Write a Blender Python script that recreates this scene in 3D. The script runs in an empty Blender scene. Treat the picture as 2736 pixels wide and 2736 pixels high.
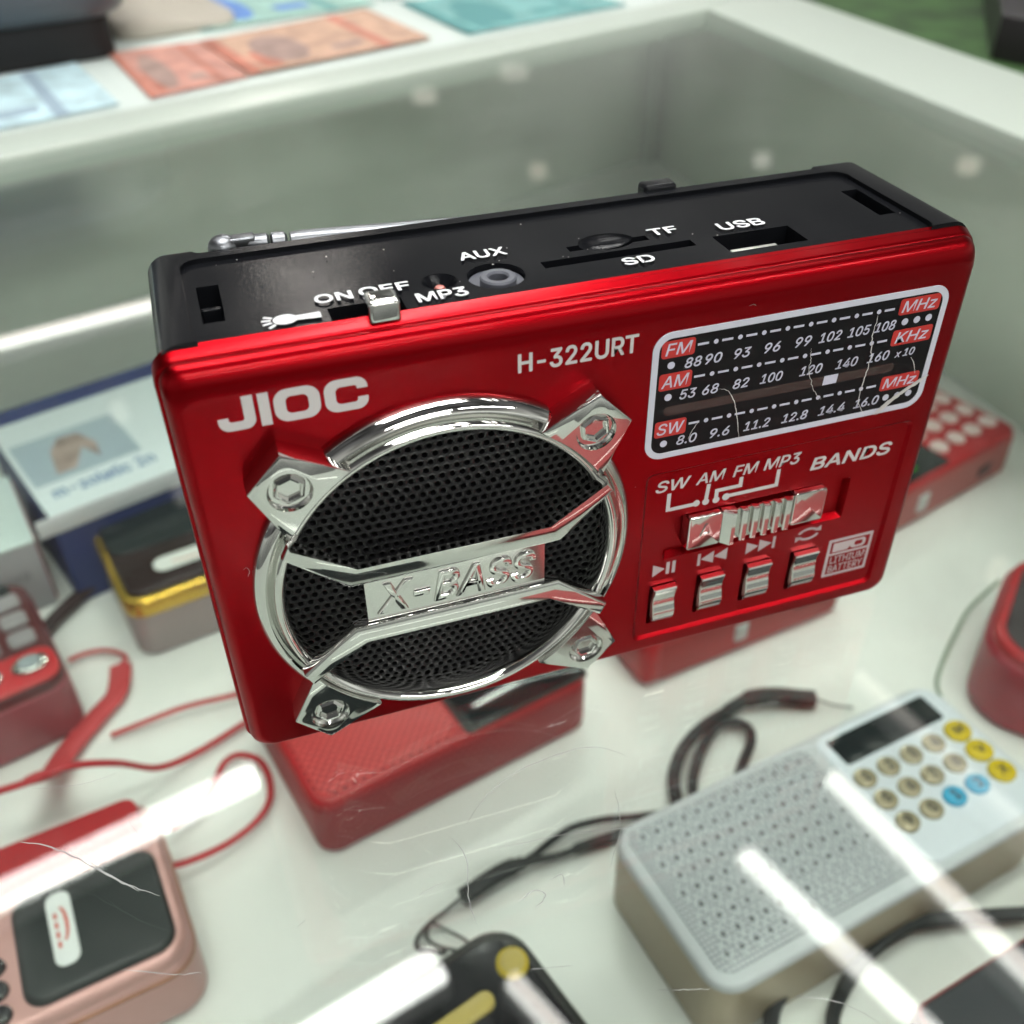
import bpy, bmesh, math, random
from mathutils import Vector, Matrix

random.seed(7)
scene = bpy.context.scene
COL = scene.collection
MM = 0.001

# ------------------------------------------------------------------ camera
cam_data = bpy.data.cameras.new('camera')
cam = bpy.data.objects.new('camera', cam_data)
COL.objects.link(cam)
RIGHT = Vector((0.94785, -0.31852, -0.0108))
DOWN = Vector((-0.20389, -0.58, -0.78869))
FWD = Vector((0.24495, 0.74976, -0.6147))
m = Matrix(((RIGHT.x, -DOWN.x, -FWD.x), (RIGHT.y, -DOWN.y, -FWD.y), (RIGHT.z, -DOWN.z, -FWD.z)))
cam.matrix_world = Matrix.Translation((-0.0520, -0.11256, 0.13088)) @ m.to_4x4()
cam_data.sensor_width = 36.0
cam_data.lens = 36.0 * 2668.3 / 2736.0
cam_data.clip_start = 0.01
cam_data.clip_end = 60.0
cam_data.dof.use_dof = True
cam_data.dof.focus_distance = 0.149
cam_data.dof.aperture_fstop = 18.5
scene.camera = cam

# ------------------------------------------------------------------ world (the dim shop hall around the counter)
world = bpy.data.worlds.new('World')
scene.world = world
world.use_nodes = True
wn, wl = world.node_tree.nodes, world.node_tree.links
bg = wn['Background']
tc = wn.new('ShaderNodeTexCoord')
sx = wn.new('ShaderNodeSeparateXYZ')
wl.new(tc.outputs['Generated'], sx.inputs['Vector'])
up = wn.new('ShaderNodeValToRGB')            # dim floor, cluttered stalls at eye height, white ceiling
cr = up.color_ramp
cr.elements[0].position = 0.0; cr.elements[0].color = (0.05, 0.05, 0.05, 1)
cr.elements[1].position = 1.0; cr.elements[1].color = (0.05, 0.05, 0.05, 1)
for p, c in ((0.48, (0.08, 0.08, 0.08)), (0.53, (0.42, 0.43, 0.40)), (0.61, (0.40, 0.41, 0.38)), (0.70, (0.17, 0.17, 0.16)), (0.80, (0.06, 0.06, 0.06))):
    e = cr.elements.new(p); e.color = (*c, 1)
mr0 = wn.new('ShaderNodeMapRange'); mr0.inputs['From Min'].default_value = -1; mr0.inputs['From Max'].default_value = 1
wl.new(sx.outputs['Z'], mr0.inputs['Value']); wl.new(mr0.outputs['Result'], up.inputs['Fac'])
nz = wn.new('ShaderNodeTexNoise'); nz.inputs['Scale'].default_value = 2.6; nz.inputs['Detail'].default_value = 3.0
rmp = wn.new('ShaderNodeValToRGB')
rmp.color_ramp.elements[0].position = 0.38; rmp.color_ramp.elements[0].color = (0.12, 0.115, 0.11, 1)
rmp.color_ramp.elements[1].position = 0.62; rmp.color_ramp.elements[1].color = (1.25, 1.25, 1.25, 1)
wl.new(tc.outputs['Generated'], nz.inputs['Vector']); wl.new(nz.outputs['Fac'], rmp.inputs['Fac'])
ml = wn.new('ShaderNodeMix'); ml.data_type = 'RGBA'; ml.blend_type = 'MULTIPLY'; ml.inputs['Factor'].default_value = 0.8
wl.new(up.outputs['Color'], ml.inputs['A']); wl.new(rmp.outputs['Color'], ml.inputs['B'])
fr = wn.new('ShaderNodeMapRange')            # the hall on the customer side is brighter than the stall behind
fr.inputs['From Min'].default_value = -0.6; fr.inputs['From Max'].default_value = 0.25
fr.inputs['To Min'].default_value = 2.3; fr.inputs['To Max'].default_value = 1.15
wl.new(sx.outputs['Y'], fr.inputs['Value'])
ml2 = wn.new('ShaderNodeMix'); ml2.data_type = 'RGBA'; ml2.blend_type = 'MULTIPLY'; ml2.inputs['Factor'].default_value = 1.0
wl.new(ml.outputs['Result'], ml2.inputs['A']); wl.new(fr.outputs['Result'], ml2.inputs['B'])
wl.new(ml2.outputs['Result'], bg.inputs['Color'])
bg.inputs['Strength'].default_value = 1.0

# ------------------------------------------------------------------ colour management
scene.view_settings.view_transform = 'Standard'
scene.view_settings.look = 'None'
scene.view_settings.gamma = 1.0
scene.view_settings.use_curve_mapping = False
scene.view_settings.exposure = 0.0
scene.render.engine = 'CYCLES'
scene.cycles.use_denoising = True
scene.cycles.max_bounces = 10
scene.cycles.transparent_max_bounces = 24
scene.cycles.sample_clamp_indirect = 6.0


# ------------------------------------------------------------------ materials
def mat(name, color, rough=0.5, metal=0.0, spec=0.5, coat=0.0, coat_rough=0.05, emit=None, estr=0.0,
        bump=0.0, bump_scale=400.0, var=0.0, var_scale=60.0, rvar=0.0):
    mt = bpy.data.materials.new(name)
    mt.use_nodes = True
    nt = mt.node_tree
    b = nt.nodes['Principled BSDF']
    b.inputs['Base Color'].default_value = (*color, 1)
    b.inputs['Roughness'].default_value = rough
    b.inputs['Metallic'].default_value = metal
    b.inputs['Specular IOR Level'].default_value = spec
    b.inputs['Coat Weight'].default_value = coat
    b.inputs['Coat Roughness'].default_value = coat_rough
    if emit:
        b.inputs['Emission Color'].default_value = (*emit, 1)
        b.inputs['Emission Strength'].default_value = estr
    if bump or var or rvar:
        t = nt.nodes.new('ShaderNodeTexCoord')
    if bump:
        n = nt.nodes.new('ShaderNodeTexNoise'); n.inputs['Scale'].default_value = bump_scale; n.inputs['Detail'].default_value = 3
        bp = nt.nodes.new('ShaderNodeBump'); bp.inputs['Strength'].default_value = bump; bp.inputs['Distance'].default_value = 0.0003
        nt.links.new(t.outputs['Object'], n.inputs['Vector'])
        nt.links.new(n.outputs['Fac'], bp.inputs['Height'])
        nt.links.new(bp.outputs['Normal'], b.inputs['Normal'])
    if var or rvar:
        n2 = nt.nodes.new('ShaderNodeTexNoise'); n2.inputs['Scale'].default_value = var_scale; n2.inputs['Detail'].default_value = 6
        nt.links.new(t.outputs['Object'], n2.inputs['Vector'])
        if var:
            r = nt.nodes.new('ShaderNodeValToRGB')
            r.color_ramp.elements[0].position = 0.3
            r.color_ramp.elements[1].position = 0.7
            r.color_ramp.elements[0].color = (*[c * (1 - var) for c in color], 1)
            r.color_ramp.elements[1].color = (*[min(1, c * (1 + var)) for c in color], 1)
            nt.links.new(n2.outputs['Fac'], r.inputs['Fac'])
            nt.links.new(r.outputs['Color'], b.inputs['Base Color'])
        if rvar:
            mr = nt.nodes.new('ShaderNodeMapRange')
            mr.inputs['From Min'].default_value = 0.3; mr.inputs['From Max'].default_value = 0.7
            mr.inputs['To Min'].default_value = max(0.02, rough - rvar); mr.inputs['To Max'].default_value = rough + rvar
            nt.links.new(n2.outputs['Fac'], mr.inputs['Value'])
            nt.links.new(mr.outputs['Result'], b.inputs['Roughness'])
    return mt


def perforated(name, base, hole, pitch, radius, big_pitch=None, big_radius=0.0, rough=0.5, metal=0.0, turn=0.0):
    """a plate with rows of punched holes (holes are darker), pattern in object space (xy)."""
    mt = mat(name, base, rough, metal)
    nt = mt.node_tree
    b = nt.nodes['Principled BSDF']
    t = nt.nodes.new('ShaderNodeTexCoord')

    def dots(pitch, radius):
        mp = nt.nodes.new('ShaderNodeMapping')
        mp.inputs['Scale'].default_value = (1 / (pitch * MM), 1 / (pitch * MM), 0)
        mp.inputs['Rotation'].default_value = (0, 0, math.radians(turn))
        nt.links.new(t.outputs['Object'], mp.inputs['Vector'])
        fr = nt.nodes.new('ShaderNodeVectorMath'); fr.operation = 'FRACTION'
        nt.links.new(mp.outputs['Vector'], fr.inputs[0])
        sb = nt.nodes.new('ShaderNodeVectorMath'); sb.operation = 'SUBTRACT'; sb.inputs[1].default_value = (0.5, 0.5, 0)
        nt.links.new(fr.outputs['Vector'], sb.inputs[0])
        ln = nt.nodes.new('ShaderNodeVectorMath'); ln.operation = 'LENGTH'
        nt.links.new(sb.outputs['Vector'], ln.inputs[0])
        lt = nt.nodes.new('ShaderNodeMath'); lt.operation = 'LESS_THAN'; lt.inputs[1].default_value = radius / pitch
        nt.links.new(ln.outputs['Value'], lt.inputs[0])
        return lt.outputs['Value']
    f = dots(pitch, radius)
    if big_pitch:
        g = dots(big_pitch, big_radius)
        mx = nt.nodes.new('ShaderNodeMath'); mx.operation = 'MAXIMUM'
        nt.links.new(f, mx.inputs[0]); nt.links.new(g, mx.inputs[1])
        f = mx.outputs['Value']
    mix = nt.nodes.new('ShaderNodeMix'); mix.data_type = 'RGBA'
    mix.inputs['A'].default_value = (*base, 1); mix.inputs['B'].default_value = (*hole, 1)
    nt.links.new(f, mix.inputs['Factor'])
    nt.links.new(mix.outputs['Result'], b.inputs['Base Color'])
    return mt


def glass_mat(name, tint=(0.945, 0.975, 0.95), f0=0.065, dirt=0.015):
    """thin clear glass: light passes straight through, its two faces mirror by Schlick's law; faint smears."""
    mt = bpy.data.materials.new(name)
    mt.use_nodes = True
    nt = mt.node_tree
    nt.nodes.clear()
    N = nt.nodes.new
    out = N('ShaderNodeOutputMaterial')
    tr = N('ShaderNodeBsdfTransparent'); tr.inputs['Color'].default_value = (*tint, 1)
    gl = N('ShaderNodeBsdfGlossy'); gl.inputs['Roughness'].default_value = 0.012
    geo = N('ShaderNodeNewGeometry')
    dot = N('ShaderNodeVectorMath'); dot.operation = 'DOT_PRODUCT'
    nt.links.new(geo.outputs['Normal'], dot.inputs[0]); nt.links.new(geo.outputs['Incoming'], dot.inputs[1])
    ab = N('ShaderNodeMath'); ab.operation = 'ABSOLUTE'; nt.links.new(dot.outputs['Value'], ab.inputs[0])
    om = N('ShaderNodeMath'); om.operation = 'SUBTRACT'; om.inputs[0].default_value = 1.0; nt.links.new(ab.outputs[0], om.inputs[1])
    pw = N('ShaderNodeMath'); pw.operation = 'POWER'; pw.inputs[1].default_value = 5.0; nt.links.new(om.outputs[0], pw.inputs[0])
    ma = N('ShaderNodeMath'); ma.operation = 'MULTIPLY_ADD'; ma.inputs[1].default_value = 1 - f0; ma.inputs[2].default_value = f0
    nt.links.new(pw.outputs[0], ma.inputs[0])
    mx = N('ShaderNodeMixShader')
    nt.links.new(ma.outputs[0], mx.inputs['Fac']); nt.links.new(tr.outputs[0], mx.inputs[1]); nt.links.new(gl.outputs[0], mx.inputs[2])
    # smears and dust
    df = N('ShaderNodeBsdfDiffuse'); df.inputs['Color'].default_value = (0.8, 0.83, 0.8, 1)
    t = N('ShaderNodeTexCoord')
    n1 = N('ShaderNodeTexNoise'); n1.inputs['Scale'].default_value = 38.0; n1.inputs['Detail'].default_value = 7.0; n1.inputs['Roughness'].default_value = 0.65
    n1.inputs['Distortion'].default_value = 1.2
    nt.links.new(t.outputs['Object'], n1.inputs['Vector'])
    mr = N('ShaderNodeMapRange'); mr.inputs['From Min'].default_value = 0.5; mr.inputs['From Max'].default_value = 0.8
    mr.inputs['To Min'].default_value = dirt * 0.15; mr.inputs['To Max'].default_value = dirt * 2.2
    nt.links.new(n1.outputs['Fac'], mr.inputs['Value'])
    mx2 = N('ShaderNodeMixShader')
    nt.links.new(mr.outputs['Result'], mx2.inputs['Fac']); nt.links.new(mx.outputs[0], mx2.inputs[1]); nt.links.new(df.outputs[0], mx2.inputs[2])
    nt.links.new(mx2.outputs[0], out.inputs['Surface'])
    return mt


def emitter(name, color, strength):
    mt = bpy.data.materials.new(name); mt.use_nodes = True
    nt = mt.node_tree; nt.nodes.clear()
    o = nt.nodes.new('ShaderNodeOutputMaterial'); e = nt.nodes.new('ShaderNodeEmission')
    e.inputs['Color'].default_value = (*color, 1); e.inputs['Strength'].default_value = strength
    nt.links.new(e.outputs[0], o.inputs['Surface'])
    return mt


RED = mat('red_metallic_paint', (0.235, 0.001, 0.004), 0.32, 1.0, bump=0.012, bump_scale=2600.0, coat=0.10, coat_rough=0.12)
RED_IN = mat('red_metallic_paint_recess', (0.42, 0.004, 0.010), 0.36, 0.75)
BLACK = mat('black_scuffed_plastic', (0.006, 0.0065, 0.008), 0.22, spec=0.12, bump=0.08, bump_scale=1500.0, rvar=0.05, var_scale=60.0)
BLACK_GLOSS = mat('black_gloss_print', (0.006, 0.006, 0.007), 0.3, spec=0.12)
CHROME = mat('chrome_plating', (0.70, 0.70, 0.675), 0.05, 1.0, bump=0.02, bump_scale=200.0)
STEEL = mat('brushed_steel', (0.22, 0.23, 0.245), 0.34, 1.0)
MESH = mat('black_steel_mesh', (0.007, 0.007, 0.008), 0.34, 0.2, spec=0.35)
VOID = mat('unlit_black_inside', (0.003, 0.003, 0.003), 0.8, spec=0.1)
WHITE_INK = mat('white_ink', (0.74, 0.75, 0.77), 0.45)
SILVER_INK = mat('silver_ink', (0.52, 0.50, 0.49), 0.42)
GREY_INK = mat('faded_silver_ink', (0.43, 0.36, 0.36), 0.45)
DIAL_INK = mat('lavender_white_ink', (0.50, 0.50, 0.60), 0.4)
DIAL_FRAME = mat('pale_grey_print', (0.52, 0.53, 0.60), 0.4)
TAG_RED = mat('red_print', (0.42, 0.018, 0.014), 0.35)
SLOT_BROWN = mat('smoked_window', (0.030, 0.018, 0.016), 0.25)
GREY_JACK = mat('dark_grey_plastic', (0.10, 0.105, 0.125), 0.35)
LED = mat('pink_led', (0.5, 0.16, 0.13), 0.25)


# ------------------------------------------------------------------ mesh helpers (all dimensions in mm)
def build(name, bm, material, parent=None, smooth=35.0, loc=None, rotz=0.0):
    me = bpy.data.meshes.new(name)
    bmesh.ops.recalc_face_normals(bm, faces=bm.faces[:])
    for v in bm.verts:
        v.co *= MM
    bm.to_mesh(me); bm.free()
    if smooth:
        for p in me.polygons:
            p.use_smooth = True
        me.set_sharp_from_angle(angle=math.radians(smooth))
    o = bpy.data.objects.new(name, me)
    me.materials.append(material)
    COL.objects.link(o)
    if parent:
        o.parent = parent
    if loc:
        o.location = [c * MM for c in loc]
    o.rotation_euler.z = math.radians(rotz)
    return o


def thing(name, label, cat, loc=(0, 0, 0), rotz=0.0, group=None):
    o = bpy.data.objects.new(name, None)
    o.empty_display_size = 0.01
    COL.objects.link(o)
    o.location = [c * MM for c in loc]
    o.rotation_euler.z = math.radians(rotz)
    tag(o, label, cat, group)
    return o


def tag(o, label=None, cat=None, group=None, kind=None):
    if label: o['label'] = label
    if cat: o['category'] = cat
    if group: o['group'] = group
    if kind: o['kind'] = kind
    return o


FRONT = lambda u, v, w: Vector((u, -w, v))      # u right, v up, w out of the radio's face
TOP = lambda u, v, w: Vector((u, v, w))


def rr(x0, x1, y0, y1, r, n=6):
    r = max(0.01, min(r, (x1 - x0) / 2 - 0.001, (y1 - y0) / 2 - 0.001))
    pts = []
    for cx, cy, a0 in ((x1 - r, y1 - r, 0), (x0 + r, y1 - r, 90), (x0 + r, y0 + r, 180), (x1 - r, y0 + r, 270)):
        for k in range(n + 1):
            a = math.radians(a0 + 90 * k / n)
            pts.append((cx + r * math.cos(a), cy + r * math.sin(a)))
    return pts


def circle(cx, cy, r, n=32, a0=0.0):
    return [(cx + r * math.cos(a0 + 2 * math.pi * k / n), cy + r * math.sin(a0 + 2 * math.pi * k / n)) for k in range(n)]


def stack(bm, loops, cap0=True, cap1=True, closed=True):
    vs = [[bm.verts.new(p) for p in lp] for lp in loops]
    n = len(vs[0])
    for a, b in zip(vs, vs[1:]):
        for i in range(n if closed else n - 1):
            j = (i + 1) % n
            bm.faces.new((a[i], a[j], b[j], b[i]))
    if cap0: bm.faces.new(list(reversed(vs[0])))
    if cap1: bm.faces.new(vs[-1])
    return vs


def slab(bm, x0, x1, y0, y1, w0, w1, r=2.0, b0=0.0, b1=0.5, seg=3, f=TOP, n=6):
    """rounded rectangle block; b0/b1 are edge roundings at its bottom and top."""
    prof = []
    if b0 > 0:
        prof += [(b0 * (1 - math.sin(math.pi / 2 * k / seg)), w0 + b0 * (1 - math.cos(math.pi / 2 * k / seg))) for k in range(seg)]
    prof.append((0, w0 + b0))
    if b1 > 0:
        prof.append((0, w1 - b1))
        prof += [(b1 * (1 - math.cos(math.pi / 2 * k / seg)), w1 - b1 * (1 - math.sin(math.pi / 2 * k / seg))) for k in range(1, seg + 1)]
    else:
        prof.append((0, w1))
    stack(bm, [[f(u, v, w) for u, v in rr(x0 + i, x1 - i, y0 + i, y1 - i, r - i if r > i else 0.05, n)] for i, w in prof])
    return bm


def prism(bm, poly, w0, w1, f=TOP, bev=0.0, seg=2):
    vs = stack(bm, [[f(u, v, w0) for u, v in poly], [f(u, v, w1) for u, v in poly]])
    if bev:
        top = set(vs[1])
        es = [e for v in vs[1] for e in v.link_edges if e.verts[0] in top and e.verts[1] in top]
        bmesh.ops.bevel(bm, geom=list(set(es)), offset=bev, segments=seg, affect='EDGES', profile=0.5)
    return bm


def ringprism(bm, outer, inner, w0, w1, f=TOP):
    a = [f(u, v, w0) for u, v in outer]; b = [f(u, v, w1) for u, v in outer]
    c = [f(u, v, w1) for u, v in inner]; d = [f(u, v, w0) for u, v in inner]
    vs = [[bm.verts.new(p) for p in lp] for lp in (a, b, c, d)]
    n = len(a)
    for k in range(4):
        p, q = vs[k], vs[(k + 1) % 4]
        for i in range(n):
            j = (i + 1) % n
            bm.faces.new((p[i], p[j], q[j], q[i]))
    return bm


def lathe(bm, prof, cx=0.0, cy=0.0, f=TOP, n=64, a0=0.0, a1=360.0, caps=True):
    """prof: list of (radius, w) turned about (cx, cy)."""
    full = abs(a1 - a0) >= 359.9
    steps = n if full else n + 1
    loops = []
    for k in range(steps):
        a = math.radians(a0 + (a1 - a0) * k / n)
        loops.append([f(cx + r * math.cos(a), cy + r * math.sin(a), w) for r, w in prof])
    vs = [[bm.verts.new(p) for p in lp] for lp in loops]
    for k in range(n):
        p, q = vs[k], vs[(k + 1) % steps]
        for i in range(len(prof) - 1):
            bm.faces.new((p[i], p[i + 1], q[i + 1], q[i]))
    if not full and caps:
        bm.faces.new(vs[0]); bm.faces.new(list(reversed(vs[-1])))
    return bm


def spline(pts, per=8):
    pts = [Vector(p) for p in pts]
    out = []
    for i in range(len(pts) - 1):
        p0 = pts[max(i - 1, 0)]; p1 = pts[i]; p2 = pts[i + 1]; p3 = pts[min(i + 2, len(pts) - 1)]
        for k in range(per):
            t = k / per
            out.append(0.5 * ((2 * p1) + (p2 - p0) * t + (2 * p0 - 5 * p1 + 4 * p2 - p3) * t * t + (3 * p1 - p0 - 3 * p2 + p3) * t ** 3))
    out.append(pts[-1])
    return out


def tube(bm, pts, r, n=8, flat=1.0):
    """round (or flattened) cord along points; r may be a list."""
    pts = [Vector(p) for p in pts]
    loops = []
    for i, p in enumerate(pts):
        d = (pts[min(i + 1, len(pts) - 1)] - pts[max(i - 1, 0)]).normalized()
        side = d.cross(Vector((0, 0, 1)))
        side = side.normalized() if side.length > 1e-4 else Vector((1, 0, 0))
        up = side.cross(d).normalized()
        rad = r[i] if isinstance(r, (list, tuple)) else r
        loops.append([p + side * rad * math.cos(2 * math.pi * k / n) + up * rad * flat * math.sin(2 * math.pi * k / n) for k in range(n)])
    stack(bm, loops)
    return bm


_text_cache = {}
import os
SANS = None
for _p in (os.path.join(bpy.utils.system_resource('DATAFILES'), 'fonts', 'Inter.woff2'),):
    try: SANS = bpy.data.fonts.load(_p)      # the sans face that ships with Blender
    except Exception: SANS = None



def text_into(bm, s, x0, x1, y0, y1, w, th=0.06, f=FRONT, bold=0.0, shear=0.0, bevel=0.0):
    """lettering s fitted into the box x0..x1, y0..y1 at height w."""
    key = (s, shear)
    if key not in _text_cache:
        cu = bpy.data.curves.new('lettering', 'FONT')
        if SANS: cu.font = SANS
        cu.body = s; cu.size = 1.0; cu.shear = shear
        cu.fill_mode = 'FRONT'; cu.resolution_u = 4
        ob = bpy.data.objects.new('lettering', cu)
        COL.objects.link(ob)
        dg = bpy.context.evaluated_depsgraph_get()
        me = bpy.data.meshes.new_from_object(ob.evaluated_get(dg))
        vs = [v.co.copy() for v in me.vertices]
        fs = [list(p.vertices) for p in me.polygons]
        bpy.data.objects.remove(ob); bpy.data.curves.remove(cu); bpy.data.meshes.remove(me)
        # weld
        tb = bmesh.new()
        tv = [tb.verts.new(v) for v in vs]
        for q in fs:
            try: tb.faces.new([tv[i] for i in q])
            except ValueError: pass
        bmesh.ops.remove_doubles(tb, verts=tb.verts[:], dist=1e-4)
        tb.verts.index_update()
        _text_cache[key] = ([v.co.copy() for v in tb.verts], [[v.index for v in q.verts] for q in tb.faces])
        tb.free()
    vs, fs = _text_cache[key]
    ax, bx = min(v.x for v in vs), max(v.x for v in vs)
    ay, by = min(v.y for v in vs), max(v.y for v in vs)
    sx, sy = (x1 - x0) / (bx - ax), (y1 - y0) / (by - ay)
    cnt = {}
    for q in fs:
        for a, b in zip(q, q[1:] + q[:1]):
            cnt[(a, b)] = cnt.get((a, b), 0) + 1
    e = bold * (y1 - y0) * 1.5
    sh = [(0, 0)] if not e else [(e * math.cos(k * math.pi / 3), e * math.sin(k * math.pi / 3)) for k in range(6)]
    sx -= 2 * e / (bx - ax); sy -= 2 * e / (by - ay)
    for n_, (dx, dy) in enumerate(sh):            # strokes are thickened by overprinting, each pass a hair higher
        P_ = [(x0 + e + dx + (v.x - ax) * sx, y0 + e + dy + (v.y - ay) * sy) for v in vs]
        lo = [bm.verts.new(f(u, v, w)) for u, v in P_]
        hi = [bm.verts.new(f(u, v, w + th + 0.0015 * n_)) for u, v in P_]
        for q in fs:
            bm.faces.new([hi[i] for i in q])
        for (a, b) in cnt:
            if (b, a) not in cnt:
                bm.faces.new((hi[a], hi[b], lo[b], lo[a]))
    return bm


def bevel_text(bm, s, x0, x1, y0, y1, w, th, bev, f=FRONT, shear=0.0):
    """raised lettering with rounded shoulders."""
    cu = bpy.data.curves.new('lettering', 'FONT')
    if SANS: cu.font = SANS
    cu.body = s; cu.size = 1.0; cu.shear = shear; cu.resolution_u = 5
    cu.extrude = 0.02; cu.bevel_depth = bev; cu.bevel_resolution = 2
    ob = bpy.data.objects.new('lettering', cu); COL.objects.link(ob)
    me = bpy.data.meshes.new_from_object(ob.evaluated_get(bpy.context.evaluated_depsgraph_get()))
    xs = [v.co.x for v in me.vertices]; ys = [v.co.y for v in me.vertices]; zs = [v.co.z for v in me.vertices]
    sx, sy, sz = (x1 - x0) / (max(xs) - min(xs)), (y1 - y0) / (max(ys) - min(ys)), 2 * th / (max(zs) - min(zs))
    vv = [bm.verts.new(f(x0 + (v.co.x - min(xs)) * sx, y0 + (v.co.y - min(ys)) * sy, w + v.co.z * sz)) for v in me.vertices]
    for p in me.polygons:
        try: bm.faces.new([vv[i] for i in p.vertices])
        except ValueError: pass
    bpy.data.objects.remove(ob); bpy.data.curves.remove(cu); bpy.data.meshes.remove(me)
    bmesh.ops.remove_doubles(bm, verts=bm.verts[:], dist=0.002)
    return bm


def cut(o, *cutters):
    """boolean-subtract closed bmeshes (mm) from an object."""
    tmp = []
    for bm in cutters:
        bmesh.ops.recalc_face_normals(bm, faces=bm.faces[:])
        me = bpy.data.meshes.new('cutter')
        for v in bm.verts: v.co *= MM
        bm.to_mesh(me); bm.free()
        c = bpy.data.objects.new('cutter', me); COL.objects.link(c)
        c.matrix_world = o.matrix_world
        md = o.modifiers.new('cut', 'BOOLEAN'); md.operation = 'DIFFERENCE'; md.object = c; md.solver = 'EXACT'
        tmp.append(c)
    bpy.context.view_layer.update()
    dg = bpy.context.evaluated_depsgraph_get()
    me = bpy.data.meshes.new_from_object(o.evaluated_get(dg))
    o.modifiers.clear()
    old = o.data; o.data = me; me.name = old.name; bpy.data.meshes.remove(old)
    for c in tmp:
        d = c.data; bpy.data.objects.remove(c); bpy.data.meshes.remove(d)
    for p in me.polygons: p.use_smooth = True
    me.set_sharp_from_angle(angle=math.radians(32))
    return o


NB = bmesh.new


def scratch(bm, pts, wid, w, f=FRONT, jit=0.06):
    sp = spline([Vector((a, b, 0)) for a, b in pts], 7)
    lo, hi = [], []
    for i, q in enumerate(sp):
        d = (sp[min(i + 1, len(sp) - 1)] - sp[max(i - 1, 0)]).normalized()
        tpr = min(1.0, 0.25 + 4 * min(i, len(sp) - 1 - i) / len(sp)) * (0.7 + 0.6 * random.random())
        nn = Vector((-d.y, d.x, 0)) * wid * tpr * 0.6
        jx = Vector((random.uniform(-jit, jit), random.uniform(-jit, jit), 0))
        lo.append(bm.verts.new(f((q - nn + jx).x, (q - nn + jx).y, w))); hi.append(bm.verts.new(f((q + nn + jx).x, (q + nn + jx).y, w + 0.03)))
    for i in range(len(sp) - 1):
        bm.faces.new((lo[i], lo[i + 1], hi[i + 1], hi[i]))


# ====================================================================== THE RED RADIO
radio = thing('portable_radio', 'large red radio standing upright on the glass counter, chrome speaker trim marked X-BASS', 'radio', (0, 0, 0.3))
H = 72.2

# --- black rear shell with its top panel
bm = NB()
slab(bm, -59.6, 59.6, 0.6, H - 0.1, -33.2, -3.9, 3.0, 1.2, 0.0, f=FRONT)
shell = build('rear_shell', bm, BLACK, radio)
c1 = slab(NB(), -54.9, 53.2, 2.9, 29.2, H - 0.5, H + 3, 2.6, 0, 0)                # sunk top panel
c2 = slab(NB(), -53.0, 50.2, 31.2, 40, -5, H + 5, 1.6, 0, 0)                      # hollow back between the corner posts
holes = NB()
prism(holes, [(-53.3, 9.8), (-50.4, 9.8), (-50.3, 21.1), (-53.3, 21.1)], H - 5, H + 2)
prism(holes, [(-37.5, 4.2), (-27.6, 4.2), (-27.6, 8.8), (-37.5, 8.8)], H - 4, H + 2)
lathe(holes, [(0, H - 3.4), (0.9, H - 3.4), (1.1, H - 2.6), (2.5, H - 0.6), (2.5, H + 1), (0, H + 1)], -21.4, 11.8, n=28)
prism(holes, circle(-13.5, 10.9, 4.1, 40), H - 2.0, H + 2)
prism(holes, [(-6.3, 10.7), (17.2, 10.7), (17.2, 12.9), (-6.3, 12.9)], H - 6, H + 2)
prism(holes, [(-1.0, 14.9), (11.6, 14.9), (11.6, 16.6), (-1.0, 16.6)], H - 6, H + 2)
prism(holes, [(20.7, 6.8), (33.4, 6.8), (33.4, 12.7), (20.7, 12.7)], H - 7, H + 2)
prism(holes, [(48.8, 11.4), (51.7, 11.4), (51.9, 22.2), (48.9, 22.2)], H - 5, H + 2)
scoop = NB()
bmesh.ops.create_uvsphere(scoop, u_segments=28, v_segments=18, radius=1.0)
for v in scoop.verts:
    v.co = Vector((5.3 + 4.3 * v.co.x, 16.5 + 2.9 * v.co.y, H - 0.5 + 1.3 * v.co.z))
cut(shell, c1, c2, holes, scoop)

# small bits in the top panel
bm = NB()
prism(bm, circle(-13.5, 10.9, 3.9, 40), H - 2.2, H - 1.7)
lathe(bm, [(1.35, H - 5), (1.35, H - 0.75), (1.6, H - 0.45), (2.35, H - 0.45), (2.55, H - 0.7), (2.55, H - 1.8)], -13.5, 10.0, n=40)
build('aux_socket', bm, GREY_JACK, radio)
bm = NB(); prism(bm, circle(-13.5, 10.0, 1.36, 24), H - 2.4, H - 1.65); build('aux_hole', bm, VOID, radio)
bm = NB(); lathe(bm, [(0.02, H - 1.5), (0.6, H - 1.6), (0.95, H - 2.1), (1.0, H - 3.3)], -21.4, 11.8, n=20); build('indicator_light', bm, LED, radio)
bm = NB(); slab(bm, 21.2, 28.6, 6.9, 8.0, H - 6, H - 1.0, 0.1, 0, 0.1)
usb = build('usb_port', bm, mat('bright_steel', (0.75, 0.74, 0.70), 0.35, 0.8), radio)
bm = NB(); slab(bm, 21.2, 33.0, 9.8, 12.2, H - 6.5, H - 4.0, 0.2, 0, 0.1); build('usb_tongue', bm, VOID, usb)
bm = NB(); slab(bm, -53.2, -50.5, 16.6, 17.5, H - 4, H - 2.2, 0.2, 0, 0.2); build('strap_bar', bm, BLACK, radio)
# chrome power slider
bm = NB()
slab(bm, -33.0, -28.8, 2.9, 6.8, H - 0.9, H + 1.9, 0.6, 0, 0.7, seg=4)
build('power_switch', bm, CHROME, radio)
bm = NB(); slab(bm, 18.2, 24.0, 31.0, 34.4, 60, H + 0.7, 0.8, 0, 0.7); build('latch', bm, BLACK, radio)

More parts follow.
